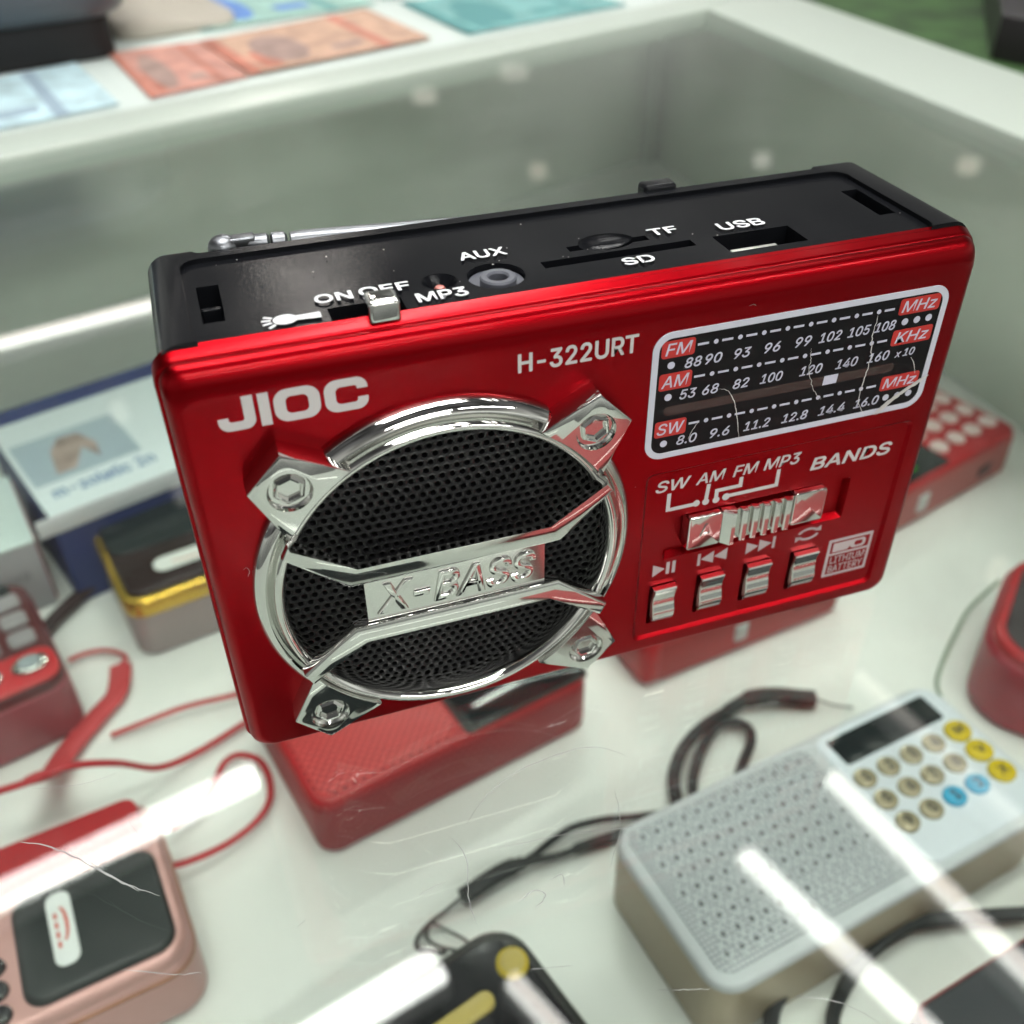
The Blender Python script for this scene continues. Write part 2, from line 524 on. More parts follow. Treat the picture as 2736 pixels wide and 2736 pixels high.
# white lettering on the top panel
bm = NB(); zt = H - 0.5
TT = dict(f=TOP, bold=0.022, th=0.05)
text_into(bm, 'AUX', -16.9, -9.9, 16.5, 19.2, zt, **TT)
text_into(bm, 'MP3', -25.8, -18.8, 5.7, 8.4, zt, **TT)
text_into(bm, 'ON', -38.7, -33.6, 9.9, 12.5, zt, **TT)
text_into(bm, 'OFF', -32.7, -25.7, 10.1, 12.7, zt, **TT)
text_into(bm, 'SD', 4.4, 9.2, 7.1, 9.5, zt, **TT)
text_into(bm, 'TF', 12.2, 16.8, 15.4, 17.8, zt, **TT)
text_into(bm, 'USB', 22.9, 30.4, 13.6, 16.3, zt, **TT)
build('top_lettering', bm, WHITE_INK, radio, smooth=0)
bm = NB()
prism(bm, [(-43.2 + 1.55 * math.cos(a), 6.9 + 1.35 * math.sin(a)) for a in [2 * math.pi * k / 28 for k in range(28)]], zt, zt + .05)
prism(bm, [(-41.9, 6.3), (-38.6, 6.0), (-38.6, 7.6), (-41.9, 7.5)], zt, zt + .049)
for a in (150, 172, 196, 222):
    c, s_ = math.cos(math.radians(a)), math.sin(math.radians(a))
    p0 = (-43.2 + 1.8 * c, 6.9 + 1.6 * s_); p1 = (-43.2 + 3.0 * c, 6.9 + 2.75 * s_)
    nx, ny = -s_ * 0.2, c * 0.2
    prism(bm, [(p0[0] - nx, p0[1] - ny), (p1[0] - nx, p1[1] - ny), (p1[0] + nx, p1[1] + ny), (p0[0] + nx, p0[1] + ny)], zt, zt + .05)
build('torch_symbol', bm, WHITE_INK, radio, smooth=0)

# --- telescopic antenna folded behind the back edge
bm = NB()
ax = lambda x: Vector((x, 33.8, 71.7 - (x + 49.5) * 0.055))
tube(bm, [ax(x) for x in (-38.5, -37, 40)], [1.2, 1.4, 1.4], n=20)
tube(bm, [ax(x) for x in (-45.0, -44.4, -42.0, -41.6)], [1.1, 1.35, 1.35, 1.0], n=20)
tube(bm, [ax(x) for x in (-41.4, -41.2, -39.4, -39.0)], [1.0, 1.4, 1.4, 1.0], n=20)
antenna = build('antenna', bm, STEEL, radio)
bm = NB()
bmesh.ops.create_uvsphere(bm, u_segments=24, v_segments=16, radius=1.0)
for v in bm.verts: v.co = Vector((-48.3 + 2.3 * v.co.x, 33.8 + 2.0 * v.co.y, 71.3 + 2.0 * v.co.z))
slab(bm, -47.5, -43.6, 32.7, 34.9, 70.6, 72.8, 0.4, 0.2, 0.3)
build('antenna_knuckle', bm, STEEL, antenna)

# --- red front: rear flange and the cushioned face block
bm = NB()
for_ = [(0.9, -4.4, 0.0), (0.0, -4.4, 0.0), (0.0, -3.0, 0.75), (0.15, -2.65, 0.95), (0.5, -2.45, 1.25), (2.5, -2.45, 2.6)]
stack(bm, [[FRONT(u, v, w) for u, v in rr(-60.5 + i, 60.4 - i, 0.0 + i, 71.65 - max(i, tz), 3.2 - min(i, 1.0), 8)] for i, w, tz in for_])
flange = build('front_flange', bm, RED, radio)
cut(flange, slab(NB(), -58.0, 58.0, 2.0, 68.5, -6, 4, 2.0, 0, 0, f=FRONT))
bm = NB()
L = []
X0, X1, Z0, Z1 = -59.9, 59.9, 0.15, 70.45
DEP = 4.0
rt, rl, rb = 4.6, 1.9, 1.1
L.append([FRONT(u, v, -3.2) for u, v in rr(X0 + .7, X1 - .7, Z0 + .7, Z1 - .7, 2.4, 8)])
for k in range(13):
    th = math.pi / 2 * k / 12
    i = 1 - math.cos(th)
    w = -2.4 + 2.4 * math.sin(th)
    L.append([FRONT(u, v, w) for u, v in rr(X0 + rl * i, X1 - rl * i, Z0 + rb * i, Z1 - rt * i, 2.8, 8)])
stack(bm, L)
face = build('front_panel', bm, RED, radio)
CX, CZ = -25.4, 31.2
k1 = prism(NB(), circle(CX, CZ, 27.2, 96), -6, 6, f=FRONT)
def tap(x0, x1, z0, z1, w0, w1, d, r):
    b_ = NB()
    stack(b_, [[FRONT(u, v, w) for u, v in rr(x0 + i, x1 - i, z0 + i, z1 - i, r, 6)] for i, w in ((d, w0), (0, w1), (0, 5))])
    return b_
k2 = tap(6.8, 55.7, 3.7, 39.9, -0.55, 0.01, 0.55, 1.3)
k3 = tap(11.4, 46.1, 21.2, 30.0, -1.85, -0.54, 0.6, 0.5)
k4 = NB()
BTN = [(9.9, 14.2), (18.9, 23.4), (28.0, 32.7), (37.4, 42.2)]
for a, b in BTN:
    slab(k4, a - 0.45, b + 0.35, 6.8, 15.7, -1.8, 5, 0.4, 0, 0, f=FRONT)
cut(face, k1, k2, k3, k4)

# --- speaker: punched mesh, cone behind, chrome trim
bm = NB()
pitch, hr = 1.52, 0.47
RM = 26.6
vcache = {}
rows = int(RM / (pitch * 0.866)) + 1
def gv(p, w):
    k = (round(p[0], 3), round(p[1], 3), w)
    if k not in vcache: vcache[k] = bm.verts.new(FRONT(p[0], p[1], w))
    return vcache[k]
for j in range(-rows, rows + 1):
    for i in range(-20, 21):
        cx = CX + (i + 0.5 * (j % 2)) * pitch; cz = CZ + j * pitch * 0.866
        if (cx - CX) ** 2 + (cz - CZ) ** 2 > RM ** 2: continue
        rh = pitch / math.sqrt(3)
        hexa = [(cx + rh * math.cos(math.radians(30 + 60 * k)), cz + rh * math.sin(math.radians(30 + 60 * k))) for k in range(6)]
        outer = []
        for k in range(6):
            p, q = hexa[k], hexa[(k + 1) % 6]
            outer += [p, ((p[0] + q[0]) / 2, (p[1] + q[1]) / 2)]
        inner = [(cx + hr * math.cos(math.radians(30 + 30 * k)), cz + hr * math.sin(math.radians(30 + 30 * k))) for k in range(12)]
        dome = lambda p: round(-1.25 + 0.9 * (1 - ((p[0] - CX) ** 2 + (p[1] - CZ) ** 2) / RM ** 2), 3)
        ov = [gv(p, dome(p)) for p in outer]
        iv = [bm.verts.new(FRONT(p[0], p[1], dome(p) - 0.12)) for p in inner]
        bv = [bm.verts.new(FRONT(p[0], p[1], dome(p) - 0.75)) for p in inner]
        for k in range(12):
            n_ = (k + 1) % 12
            bm.faces.new((ov[k], ov[n_], iv[n_], iv[k]))
            bm.faces.new((iv[k], iv[n_], bv[n_], bv[k]))
me_ = bm
o = build('speaker_mesh', bm, MESH, radio, smooth=28)
bm = NB()
lathe(bm, [(27.0, -2.9), (26.0, -3.2), (0.05, -3.8)], CX, CZ, f=FRONT, n=48)
build('speaker_cone', bm, VOID, radio)

bm = NB()
lathe(bm, [(24.3, -1.6), (24.5, 0.2), (24.9, 2.3), (25.2, 2.95), (25.6, 3.3), (26.0, 3.3), (26.35, 3.0), (26.6, 2.4), (26.8, 1.6), (27.1, 0.6), (27.1, -1.6)],
      CX, CZ, f=FRONT, n=128)
for a0, a1 in ((58, 124), (146, 216), (-31, 33)):
    lathe(bm, [(26.7, -0.3), (26.7, 1.3), (26.95, 1.55), (27.3, 2.2), (27.7, 2.55), (28.0, 2.5), (28.9, 1.5), (29.25, 1.0), (29.3, -0.3)], CX, CZ, f=FRONT, n=64, a0=a0, a1=a1)
ring = build('speaker_ring', bm, CHROME, radio, smooth=42)

for sx in (-1, 1):
    for sz in (1, -1):
        pts = [(27.1, 22.1), (22.1, 27.4), (13.4, 22.9)]
        for k in range(1, 8):
            a = math.radians(59.6 - (59.6 - 30.4) * k / 8)
            pts.append((26.45 * math.cos(a), 26.45 * math.sin(a)))
        pts.append((22.9, 13.4))
        poly = [(CX + sx * p[0], CZ + sz * p[1]) for p in pts]
        if sx * sz < 0: poly.reverse()
        br = build('speaker_bracket', prism(NB(), poly, -0.2, 4.0, f=FRONT, bev=0.35), CHROME, radio, smooth=25)
        bx, bz = CX + sx * 21.6, CZ + sz * 21.7
        hol = lathe(NB(), [(0, 3.2), (2.7, 3.2), (2.95, 3.45), (3.05, 4.0), (3.05, 6), (0, 6)], bx, bz, f=FRONT, n=36)
        cut(br, hol)
        bm = NB()
        a0 = random.uniform(0, 1)
        hx = circle(bx, bz, 2.35, 6, a0); h2 = circle(bx, bz, 1.95, 6, a0); h3 = circle(bx, bz, 1.7, 6, a0); h4 = circle(bx, bz, 1.6, 6, a0)
        stack(bm, [[FRONT(u, v, w) for u, v in c] for c, w in ((hx, 3.0), (hx, 3.65), (h2, 4.0), (h3, 3.95), (h4, 3.3))])
        bolt = build('bolt', bm, CHROME, br, smooth=20)

# the bar across the grille
bm = NB()
up = [(-23.3, 13.6), (-14.6, 6.6), (14.6, 6.6), (23.3, 13.6), (24.4, 11.4), (16.0, 4.0), (-16.0, 4.0), (-24.4, 11.4)]
prism(bm, [(CX + u, CZ + v) for u, v in reversed(up)], 3.3, 5.4, f=FRONT, bev=0.55)
prism(bm, [(CX + u, CZ - v) for u, v in up], 3.3, 5.4, f=FRONT, bev=0.55)
prism(bm, [(CX - 13.8, CZ - 4.4), (CX + 13.8, CZ - 4.4), (CX + 13.8, CZ + 4.4), (CX - 13.8, CZ + 4.4)], 3.4, 4.5, f=FRONT)
bar = build('name_bar', bm, CHROME, radio, smooth=25)
bm = NB()
bevel_text(bm, 'X-BASS', CX - 12.4, CX + 12.4, CZ - 2.9, CZ + 2.9, 4.5, 0.42, 0.028, shear=0.22)
build('raised_lettering', bm, CHROME, bar, smooth=25)

# --- dial window
bm = NB()
ringprism(bm, rr(6.0, 55.6, 42.5, 64.15, 2.9, 8), rr(7.0, 54.6, 43.5, 63.15, 2.0, 8), -0.1, 0.14, f=FRONT)
dial = build('dial_window', bm, DIAL_FRAME, radio, smooth=0)
bm = NB(); slab(bm, 6.9, 54.7, 43.4, 63.25, -0.1, 0.06, 2.0, 0, 0, f=FRONT); build('dial_glass', bm, BLACK_GLOSS, dial, smooth=0)
bm = NB(); slab(bm, 8.6, 48.6, 50.15, 51.75, 0.0, 0.085, 0.8, 0, 0, f=FRONT); build('pointer_slot', bm, SLOT_BROWN, dial, smooth=0)
bm = NB(); prism(bm, [(35.75, 50.15), (38.2, 50.15), (38.3, 51.75), (35.85, 51.75)], 0.0, 0.12, f=FRONT); build('pointer', bm, DIAL_INK, dial, smooth=0)
for s, x0, x1, z0, z1, tx0, tx1 in (('FM', 7.4, 12.65, 60.0, 62.75, 8.0, 12.2), ('AM', 7.4, 12.65, 54.65, 57.45, 7.8, 12.2), ('SW', 7.4, 12.6, 46.45, 49.3, 7.8, 12.3),
                                    ('MHz', 46.9, 54.15, 60.1, 62.8, 47.4, 53.6), ('KHz', 46.85, 54.1, 54.85, 57.55, 47.5, 53.5), ('MHz', 46.85, 53.95, 46.75, 49.35, 47.3, 53.5)):
    bm = NB(); slab(bm, x0, x1, z0, z1, 0.0, 0.10, 0.45, 0, 0, f=FRONT); tg = build('band_tag', bm, TAG_RED, dial, smooth=0)
    bm = NB(); text_into(bm, s, tx0, tx1, z0 + 0.42, z1 - 0.42, 0.10, th=0.03, shear=0.2, bold=0.008)
    t_ = build('tag_lettering', bm, DIAL_INK, dial, smooth=0)
bm = NB()
for z in (61.4, 56.1, 48.0):
    for k in range(9):
        x = 13.05 + 3.9 * k
        prism(bm, [(x, z - .17), (x + 1.75, z - .17), (x + 1.75, z + .17), (x, z + .17)], 0.0, 0.11, f=FRONT)
        if k < 8: prism(bm, circle(x + 2.92, z, 0.37, 16), 0.0, 0.11, f=FRONT)
for z in (58.75, 53.4, 45.2):
    prism(bm, circle(9.1, z, 0.58, 20), 0.0, 0.11, f=FRONT)
for z in (58.85, 45.35):
    for x in (48.5, 50.65, 52.8): prism(bm, circle(x, z, 0.57, 20), 0.0, 0.11, f=FRONT)
build('scale_marks', bm, DIAL_INK, dial, smooth=0)
bm = NB()
NUM = dict(th=0.05, shear=0.2, bold=0.012)
for s, a, b in (('88', 11.3, 14.0), ('90', 14.6, 17.3), ('93', 19.3, 22.0), ('96', 24.3, 26.9), ('99', 29.5, 32.2), ('102', 33.5, 37.4), ('105', 38.5, 42.4), ('108', 43.2, 46.9)):
    text_into(bm, s, a, b, 57.85, 59.5, 0.06, **NUM)
for s, a, b in (('53', 11.0, 13.7), ('68', 14.7, 17.4), ('82', 19.8, 22.5), ('100', 24.4, 28.2), ('120', 31.2, 35.1), ('140', 37.5, 41.4), ('160', 43.2, 47.1)):
    text_into(bm, s, a, b, 52.6, 54.25, 0.06, **NUM)
text_into(bm, 'x', 48.2, 49.3, 52.65, 53.6, 0.06, **NUM); text_into(bm, '10', 49.7, 51.8, 52.65, 54.0, 0.06, **NUM)
for s, a, b in (('8.0', 11.3, 14.7), ('9.6', 17.0, 20.3), ('11.2', 22.8, 27.4), ('12.8', 29.5, 34.1), ('14.4', 36.1, 40.9), ('16.0', 42.6, 47.2)):
    text_into(bm, s, a, b, 44.45, 46.1, 0.06, **NUM)
build('frequency_numbers', bm, DIAL_INK, dial, smooth=0)
# tears and creases in the peeling film over the dial
bm = NB()
scratch(bm, [(17.4, 53.3), (19.0, 52.6), (20.3, 50.5), (21.2, 47.6), (22.2, 43.3)], 0.09, 0.18)
scratch(bm, [(32.3, 57.2), (32.6, 55.2), (32.9, 53.0), (34.4, 49.5), (36.0, 47.6)], 0.07, 0.18, jit=0.14)
scratch(bm, [(43.2, 61.0), (43.0, 57.4), (43.6, 53.6), (43.4, 50.0), (43.2, 46.0), (45.0, 42.7)], 0.10, 0.18, jit=0.12)
scratch(bm, [(51.3, 52.3), (52.2, 51.0), (53.0, 49.0)], 0.07, 0.18)
for k in range(4):
    scratch(bm, [(46.6 + .25 * k, 42.5), (49.5 + .2 * k, 44.9), (52.9, 46.9 - .1 * k), (55.8 - .2 * k, 48.2 - .15 * k)], 0.26, 0.18 + 0.05 * k)
scratch(bm, [(14.6, 48.0), (13.6, 46.4), (13.2, 45.2)], 0.05, 0.18)
SCR = mat('torn_clear_film', (0.62, 0.60, 0.58), 0.3)
build('torn_film', bm, SCR, dial, smooth=0)

# --- printing on the red face
bm = NB()
w0, w1 = -0.05, 0.035
def P(poly): prism(bm, poly, w0, w1, f=FRONT)
zb, ztp = 60.95, 65.7
# J
def arc(cx, cy, rx, ry, a0, a1, n=8):
    return [(cx + rx * math.cos(math.radians(a0 + (a1 - a0) * k / n)), cy + ry * math.sin(math.radians(a0 + (a1 - a0) * k / n))) for k in range(n + 1)]
P([(-54.0, 62.9), (-54.0, 62.3)] + arc(-52.6, 62.3, 1.4, 1.35, 180, 270) + arc(-50.65, 62.3, 1.35, 1.35, 270, 360) + [(-49.3, ztp), (-50.7, ztp), (-50.7, 62.75)]
  + arc(-51.1, 62.6, .4, .4, 0, -90, 4) + arc(-52.3, 62.6, .4, .4, 270, 180, 4) + [(-52.7, 62.9)])
P([(-48.72, zb), (-47.35, zb), (-47.35, ztp), (-48.72, ztp)])
ringprism(bm, rr(-46.85, -40.95, zb, ztp, 1.75, 8), rr(-45.35, -42.45, zb + 1.12, ztp - 1.12, 0.75, 8), w0, w1, f=FRONT)
P([(-34.72, 64.2), (-34.72, 64.4)] + arc(-36.2, 64.2, 1.48, 1.5, 10, 90) + arc(-38.7, 64.1, 1.7, 1.6, 90, 180) + arc(-38.7, 62.55, 1.7, 1.6, 180, 270) + arc(-36.2, 62.45, 1.48, 1.5, 270, 360)
  + [(-34.72, 62.75), (-36.1, 62.75)] + arc(-36.5, 62.5, .4, .43, 0, -90, 4) + arc(-38.2, 62.8, .75, .73, 270, 180, 5) + arc(-38.2, 63.85, .75, .73, 180, 90, 5) + arc(-36.5, 64.15, .4, .43, 90, 0, 4) + [(-36.1, 64.1), (-36.1, 64.0), (-34.72, 64.0)])
build('brand_lettering', bm, SILVER_INK, radio, smooth=0)
bm = NB()
text_into(bm, 'H-322URT', -14.1, 3.7, 61.85, 64.85, -0.05, th=0.085, bold=0.02)
build('model_lettering', bm, SILVER_INK, radio, smooth=0)

# lint and dust
bm = NB()
dr = random.Random(5)
for k in range(46):
    if k < 26: a, b, ff, w = dr.uniform(-57, 57), dr.uniform(3, 64), FRONT, 0.05
    else: a, b, ff, w = dr.uniform(-52, 52), dr.uniform(6, 28), TOP, H - 0.42
    if ff is FRONT and ((a - CX) ** 2 + (b - CZ) ** 2 < 31 ** 2 or a > 5): continue
    r_ = dr.uniform(0.05, 0.14)
    n_ = dr.randint(3, 6)
    pts = [(a + r_ * dr.uniform(0.5, 1.5) * math.cos(6.283 * q / n_), b + r_ * dr.uniform(0.5, 1.5) * math.sin(6.283 * q / n_)) for q in range(n_)]
    prism(bm, pts, w - 0.02, w + 0.03, f=ff)
scratch(bm, [(-55.2, 38.2), (-54.6, 38.6), (-54.3, 37.8), (-54.7, 36.9)], 0.06, 0.05, jit=0.02)
scratch(bm, [(20.5, 66.1), (21.2, 66.3), (21.8, 66.0)], 0.05, 0.05, jit=0.02)
tag(build('dust', bm, mat('grey_dust', (0.40, 0.37, 0.35), 0.8), radio, smooth=0), kind='stuff')

# --- control panel in the recess (floor at w = -0.55)
bm = NB()
F0 = -0.60; TH = 0.085
text_into(bm, 'SW', 8.9, 15.0, 35.25, 37.5, F0, th=TH, bold=0.016, shear=0.2)
text_into(bm, 'AM', 16.0, 21.2, 35.25, 37.4, F0, th=TH, bold=0.016, shear=0.2)
text_into(bm, 'FM', 22.6, 27.2, 35.25, 37.4, F0, th=TH, bold=0.016, shear=0.2)
text_into(bm, 'MP3', 28.2, 35.0, 35.2, 37.45, F0, th=TH, bold=0.016, shear=0.2)
text_into(bm, 'BANDS', 37.3, 52.9, 33.0, 35.6, F0, th=TH, bold=0.024, shear=0.15)
def bar_(a, b, wd=0.34):
    a, b = Vector((*a, 0)), Vector((*b, 0)); d = (b - a).normalized(); nn = Vector((-d.y, d.x, 0)) * wd
    prism(bm, [((a - nn).x, (a - nn).y), ((b - nn).x, (b - nn).y), ((b + nn).x, (b + nn).y), ((a + nn).x, (a + nn).y)], F0, F0 + TH + random.uniform(-.006, .006), f=FRONT)
def dot_(x, z, r): prism(bm, circle(x, z, r, 18), F0, F0 + TH + 0.008, f=FRONT)
bar_((11.4, 34.7), (11.4, 31.1)); bar_((11.75, 31.4), (16.3, 31.4)); dot_(16.5, 31.5, .62)
bar_((18.4, 34.9), (18.2, 31.7)); dot_(18.2, 31.4, .62)
bar_((24.3, 34.9), (24.3, 32.85)); bar_((23.95, 33.2), (19.7, 33.2)); bar_((20.05, 32.85), (20.05, 31.5)); dot_(20.1, 31.3, .62)
bar_((31.2, 34.8), (31.2, 31.3)); bar_((30.85, 31.6), (21.9, 31.6)); dot_(21.9, 31.5, .68)
build('band_lettering', bm, SILVER_INK, radio, smooth=0)
bm = NB()
tri = lambda a, b, c: prism(bm, [a, b, c], F0, F0 + TH, f=FRONT)
rec = lambda x0, x1, z0, z1: prism(bm, [(x0, z0), (x1, z0), (x1, z1), (x0, z1)], F0, F0 + TH, f=FRONT)
tri((9.8, 17.4), (12.0, 18.7), (9.8, 20.0)); rec(12.3, 12.9, 17.4, 20.0); rec(13.4, 14.0, 17.4, 20.0)
rec(18.2, 18.7, 17.5, 20.1); tri((21.2, 17.5), (21.2, 20.1), (18.8, 18.8)); tri((23.8, 17.5), (23.8, 20.1), (21.3, 18.8))
tri((27.5, 17.5), (29.9, 18.8), (27.5, 20.1)); tri((30.0, 17.5), (32.5, 18.8), (30.0, 20.1)); rec(32.7, 33.2, 17.5, 20.1)
for a0, a1, hx_ in ((20, 165, 1), (200, 345, -1)):
    o_ = arc(39.8, 18.8, 2.2, 1.35, a0, a1, 12); i_ = arc(39.8, 18.8, 1.65, 0.9, a1, a0, 12)
    prism(bm, o_ + i_, F0, F0 + TH, f=FRONT)
tri((41.0, 19.3), (42.3, 19.0), (42.2, 20.2)); tri((38.6, 18.3), (37.3, 18.6), (37.4, 17.4))
build('key_symbols', bm, GREY_INK, radio, smooth=0)
bm = NB()
ringprism(bm, [(44.8, 7.0), (54.0, 7.0), (54.0, 15.8), (44.8, 15.8)], [(45.4, 7.5), (53.5, 7.5), (53.5, 15.2), (45.4, 15.2)], F0, F0 + TH, f=FRONT)
rec(45.4, 53.5, 12.0, 12.45)
prism(bm, [(45.9, 12.75), (49.0, 12.75), (50.6, 14.8), (45.9, 14.8)], F0, F0 + TH, f=FRONT)
ringprism(bm, rr(49.6, 52.7, 12.8, 14.8, 0.7, 4), rr(50.4, 52.1, 13.25, 14.35, 0.4, 4), F0, F0 + TH * .9, f=FRONT)
text_into(bm, 'LITHIUM', 45.9, 53.1, 9.95, 11.6, F0, th=TH, bold=0.004)
text_into(bm, 'BATTERY', 45.9, 53.1, 7.85, 9.5, F0, th=TH, bold=0.004)
build('battery_emblem', bm, GREY_INK, radio, smooth=0)

# band slider
bm = NB()
slab(bm, 14.1, 20.2, 23.0, 29.7, -1.6, 0.75, 0.5, 0, 0.22, f=FRONT)
slab(bm, 33.7, 39.9, 23.1, 29.8, -1.6, 0.75, 0.5, 0, 0.22, f=FRONT)
prism(bm, [(20.1, 23.1), (34.0, 23.1), (34.0, 29.3), (20.1, 29.3)], -1.6, 0.35, f=FRONT)
SWP = lambda u, v, w: FRONT(u, w, v)
prism(bm, [(20.2, -1.0), (20.2, 0.7), (21.4, 1.9), (22.1, 1.9), (22.8, 0.8), (22.8, -1.0)], 23.2, 29.8, f=SWP, bev=0.2)
for k in range(5):
    x = 23.6 + 2.05 * k
    prism(bm, [(x, -0.2), (x, 1.2), (x + 0.25, 1.45), (x + 0.95, 1.45), (x + 1.2, 1.2), (x + 1.2, -0.2)], 23.2, 29.5, f=SWP, bev=0.15)
for v in bm.verts: v.co += Vector((0.9, 0, -0.25))
slider = build('band_slider', bm, CHROME, radio, smooth=30)
bm = NB()
t0 = [(16.3, 25.6), (19.2, 25.6), (18.6, 28.6), (17.3, 28.6)]
ringprism(bm, [(16.3, 25.7), (18.5, 25.7), (17.6, 28.0), (17.2, 28.0)], [(16.8, 26.05), (18.0, 26.05), (17.55, 27.3), (17.25, 27.3)], 0.6, 0.95, f=FRONT)
for v in bm.verts: v.co += Vector((0.9, 0, -0.25))
build('slider_mark', bm, CHROME, slider, smooth=20)
# four rocker keys
for a, b in BTN:
    bm = NB()
    prof = []
    for k in range(33):
        t = k / 32
        z = 7.2 + 8.0 * t
        w = 0.1 + 0.75 * math.sin(math.pi * min(1.0, t / 0.62)) ** 1.0 * (1 if t < 0.31 else 1) if t < 0.31 else 0.85 - 0.55 * math.sin(math.pi * (t - 0.31) / 0.69) ** 1.3 + 0.1 * (t - 0.31)
        if t > 0.97: w -= 0.2
        prof.append((z, w))
    poly = [(7.2, -1.6)] + prof + [(15.2, -1.6)]
    stack(bm, [[FRONT(x, z, w if i in (0, len(poly) - 1) else w - d) for i, (z, w) in enumerate(poly)] for x, d in ((a, .25), (a + .2, 0.0), (b - .2, 0.0), (b, .25))])
    build('key', bm, CHROME, radio, smooth=40)

# ====================================================================== THE GLASS COUNTER
GLASS = glass_mat('counter_glass')
ENAMEL = mat('pale_green_white_enamel', (0.47, 0.53, 0.47), 0.3, bump=0.02)
SHELFM = mat('white_laminate', (0.75, 0.765, 0.735), 0.35, var=0.04, var_scale=14.0)
PANEL = mat('grey_green_panel', (0.80, 0.85, 0.78), 0.22, metal=0.5, var=0.10, var_scale=6.0)
bk = lambda x, o=370.0: o + 0.363 * x
case = thing('display_case', 'glass topped display counter with pale green frame and white shelf under the radio', 'counter')
bm = NB(); prism(bm, [(-430, -450), (285, -450), (276, 206), (270, bk(270) + 8), (-430, bk(-430) + 8)], -5, 0)
glass = build('glass_top', bm, GLASS, case, smooth=0)
bm = NB(); prism(bm, [(-520, bk(-520)), (262, bk(262)), (327, bk(327, 402)), (-520, bk(-520, 402))], -9, 1.6, bev=1.0, seg=3); build('rear_frame', bm, ENAMEL, case)
bm = NB(); prism(bm, [(263, bk(263)), (269, 206), (275, -460), (345, -460), (334, 281), (328, bk(327, 401.5))], -9, 1.4, bev=1.0, seg=3); build('side_frame', bm, ENAMEL, case)
bm = NB(); prism(bm, [(-520, -460), (372, -460), (372, bk(372, 545)), (-520, bk(-520, 545))], -156, -150); build('shelf', bm, SHELFM, case, smooth=0)
bm = NB(); prism(bm, [(-520, bk(-520, 530)), (362, bk(362, 530)), (362, bk(362, 536)), (-520, bk(-520, 536))], -149.8, -9.2); build('rear_panel', bm, PANEL, case, smooth=0)
bm = NB(); prism(bm, [(325, -455), (331, -455), (331, bk(331, 529)), (325, bk(325, 529))], -149.8, -9.2); build('side_panel', bm, PANEL, case, smooth=0)
bm = NB(); prism(bm, [(311, bk(311, 520)), (323, bk(323, 520)), (323, bk(323, 529)), (311, bk(311, 529))], -149.8, -9.2); build('corner_post', bm, ENAMEL, case, smooth=0)
bm = NB(); prism(bm, [(-520, bk(-520, 519)), (-20, bk(-20, 519)), (-20, bk(-20, 529)), (-520, bk(-520, 529))], -149.9, -139, bev=2); build('reflection_band', bm, mat('white_reflection', (0.8, 0.8, 0.79), 0.3), case, smooth=0)  # added white strip standing in for a lamp's pale reflected band
# scratches and grit on the top of the glass
bm = NB()
def gs(pts, wid, jit=0.1): scratch(bm, pts, wid, 0.05, f=TOP, jit=jit)
for pts, wid in zip([[(-95.4, -5.0), (-90.0, -8.3), (-83.3, -14.9), (-78.8, -19.3)],
    [(-86.3, -11.2), (-81.1, -17.0), (-76.1, -21.0)],
    [(-31.0, -23.9), (-25.3, -19.2), (-17.3, -16.6), (-8.0, -16.4), (-2.9, -19.9)],
    [(-33.9, -25.4), (-32.7, -29.6), (-34.3, -36.2), (-34.3, -40.0)],
    [(-7.2, -25.5), (-9.1, -32.0), (-13.4, -38.0)],
    [(-40.9, -33.1), (-39.2, -32.6), (-36.8, -32.2)],
    [(-80.1, -6.0), (-78.5, -10.0), (-78.4, -12.9)],
    [(-81.5, -30.7), (-74.7, -33.6), (-71.3, -34.6)],
    [(-14.4, -56.5), (-11.1, -57.6), (-7.8, -58.6)],
    [(-29.4, -48.5), (-23.8, -49.8)],
    [(-58.1, -32.3), (-56.7, -31.5)],
    [(-27.7, -29.4), (-14.8, -31.0), (-3.8, -33.8)],
    [(-94.2, 4.6), (-87.1, 3.1), (-81.4, 3.4)],
    [(2.3, -63.1), (7.1, -65.5), (10.7, -69.6)],
    [(-2.9, -8.6), (-4.0, -9.5)],
    [(-27.5, -38.5), (-24.8, -37.7), (-23.7, -39.0), (-25.8, -40.4)],
    [(-22.1, -36.9), (-20.3, -36.6), (-20.6, -38.3)]], [.16, .09, .09, .10, .06, .06, .06, .06, .05, .05, .05, .05, .05, .06, .09, .12, .10]):
    gs(pts, wid)
MARK = mat('glass_scratch', (0.33, 0.34, 0.33), 0.5)
build('glass_scratches', bm, MARK, case, smooth=0)

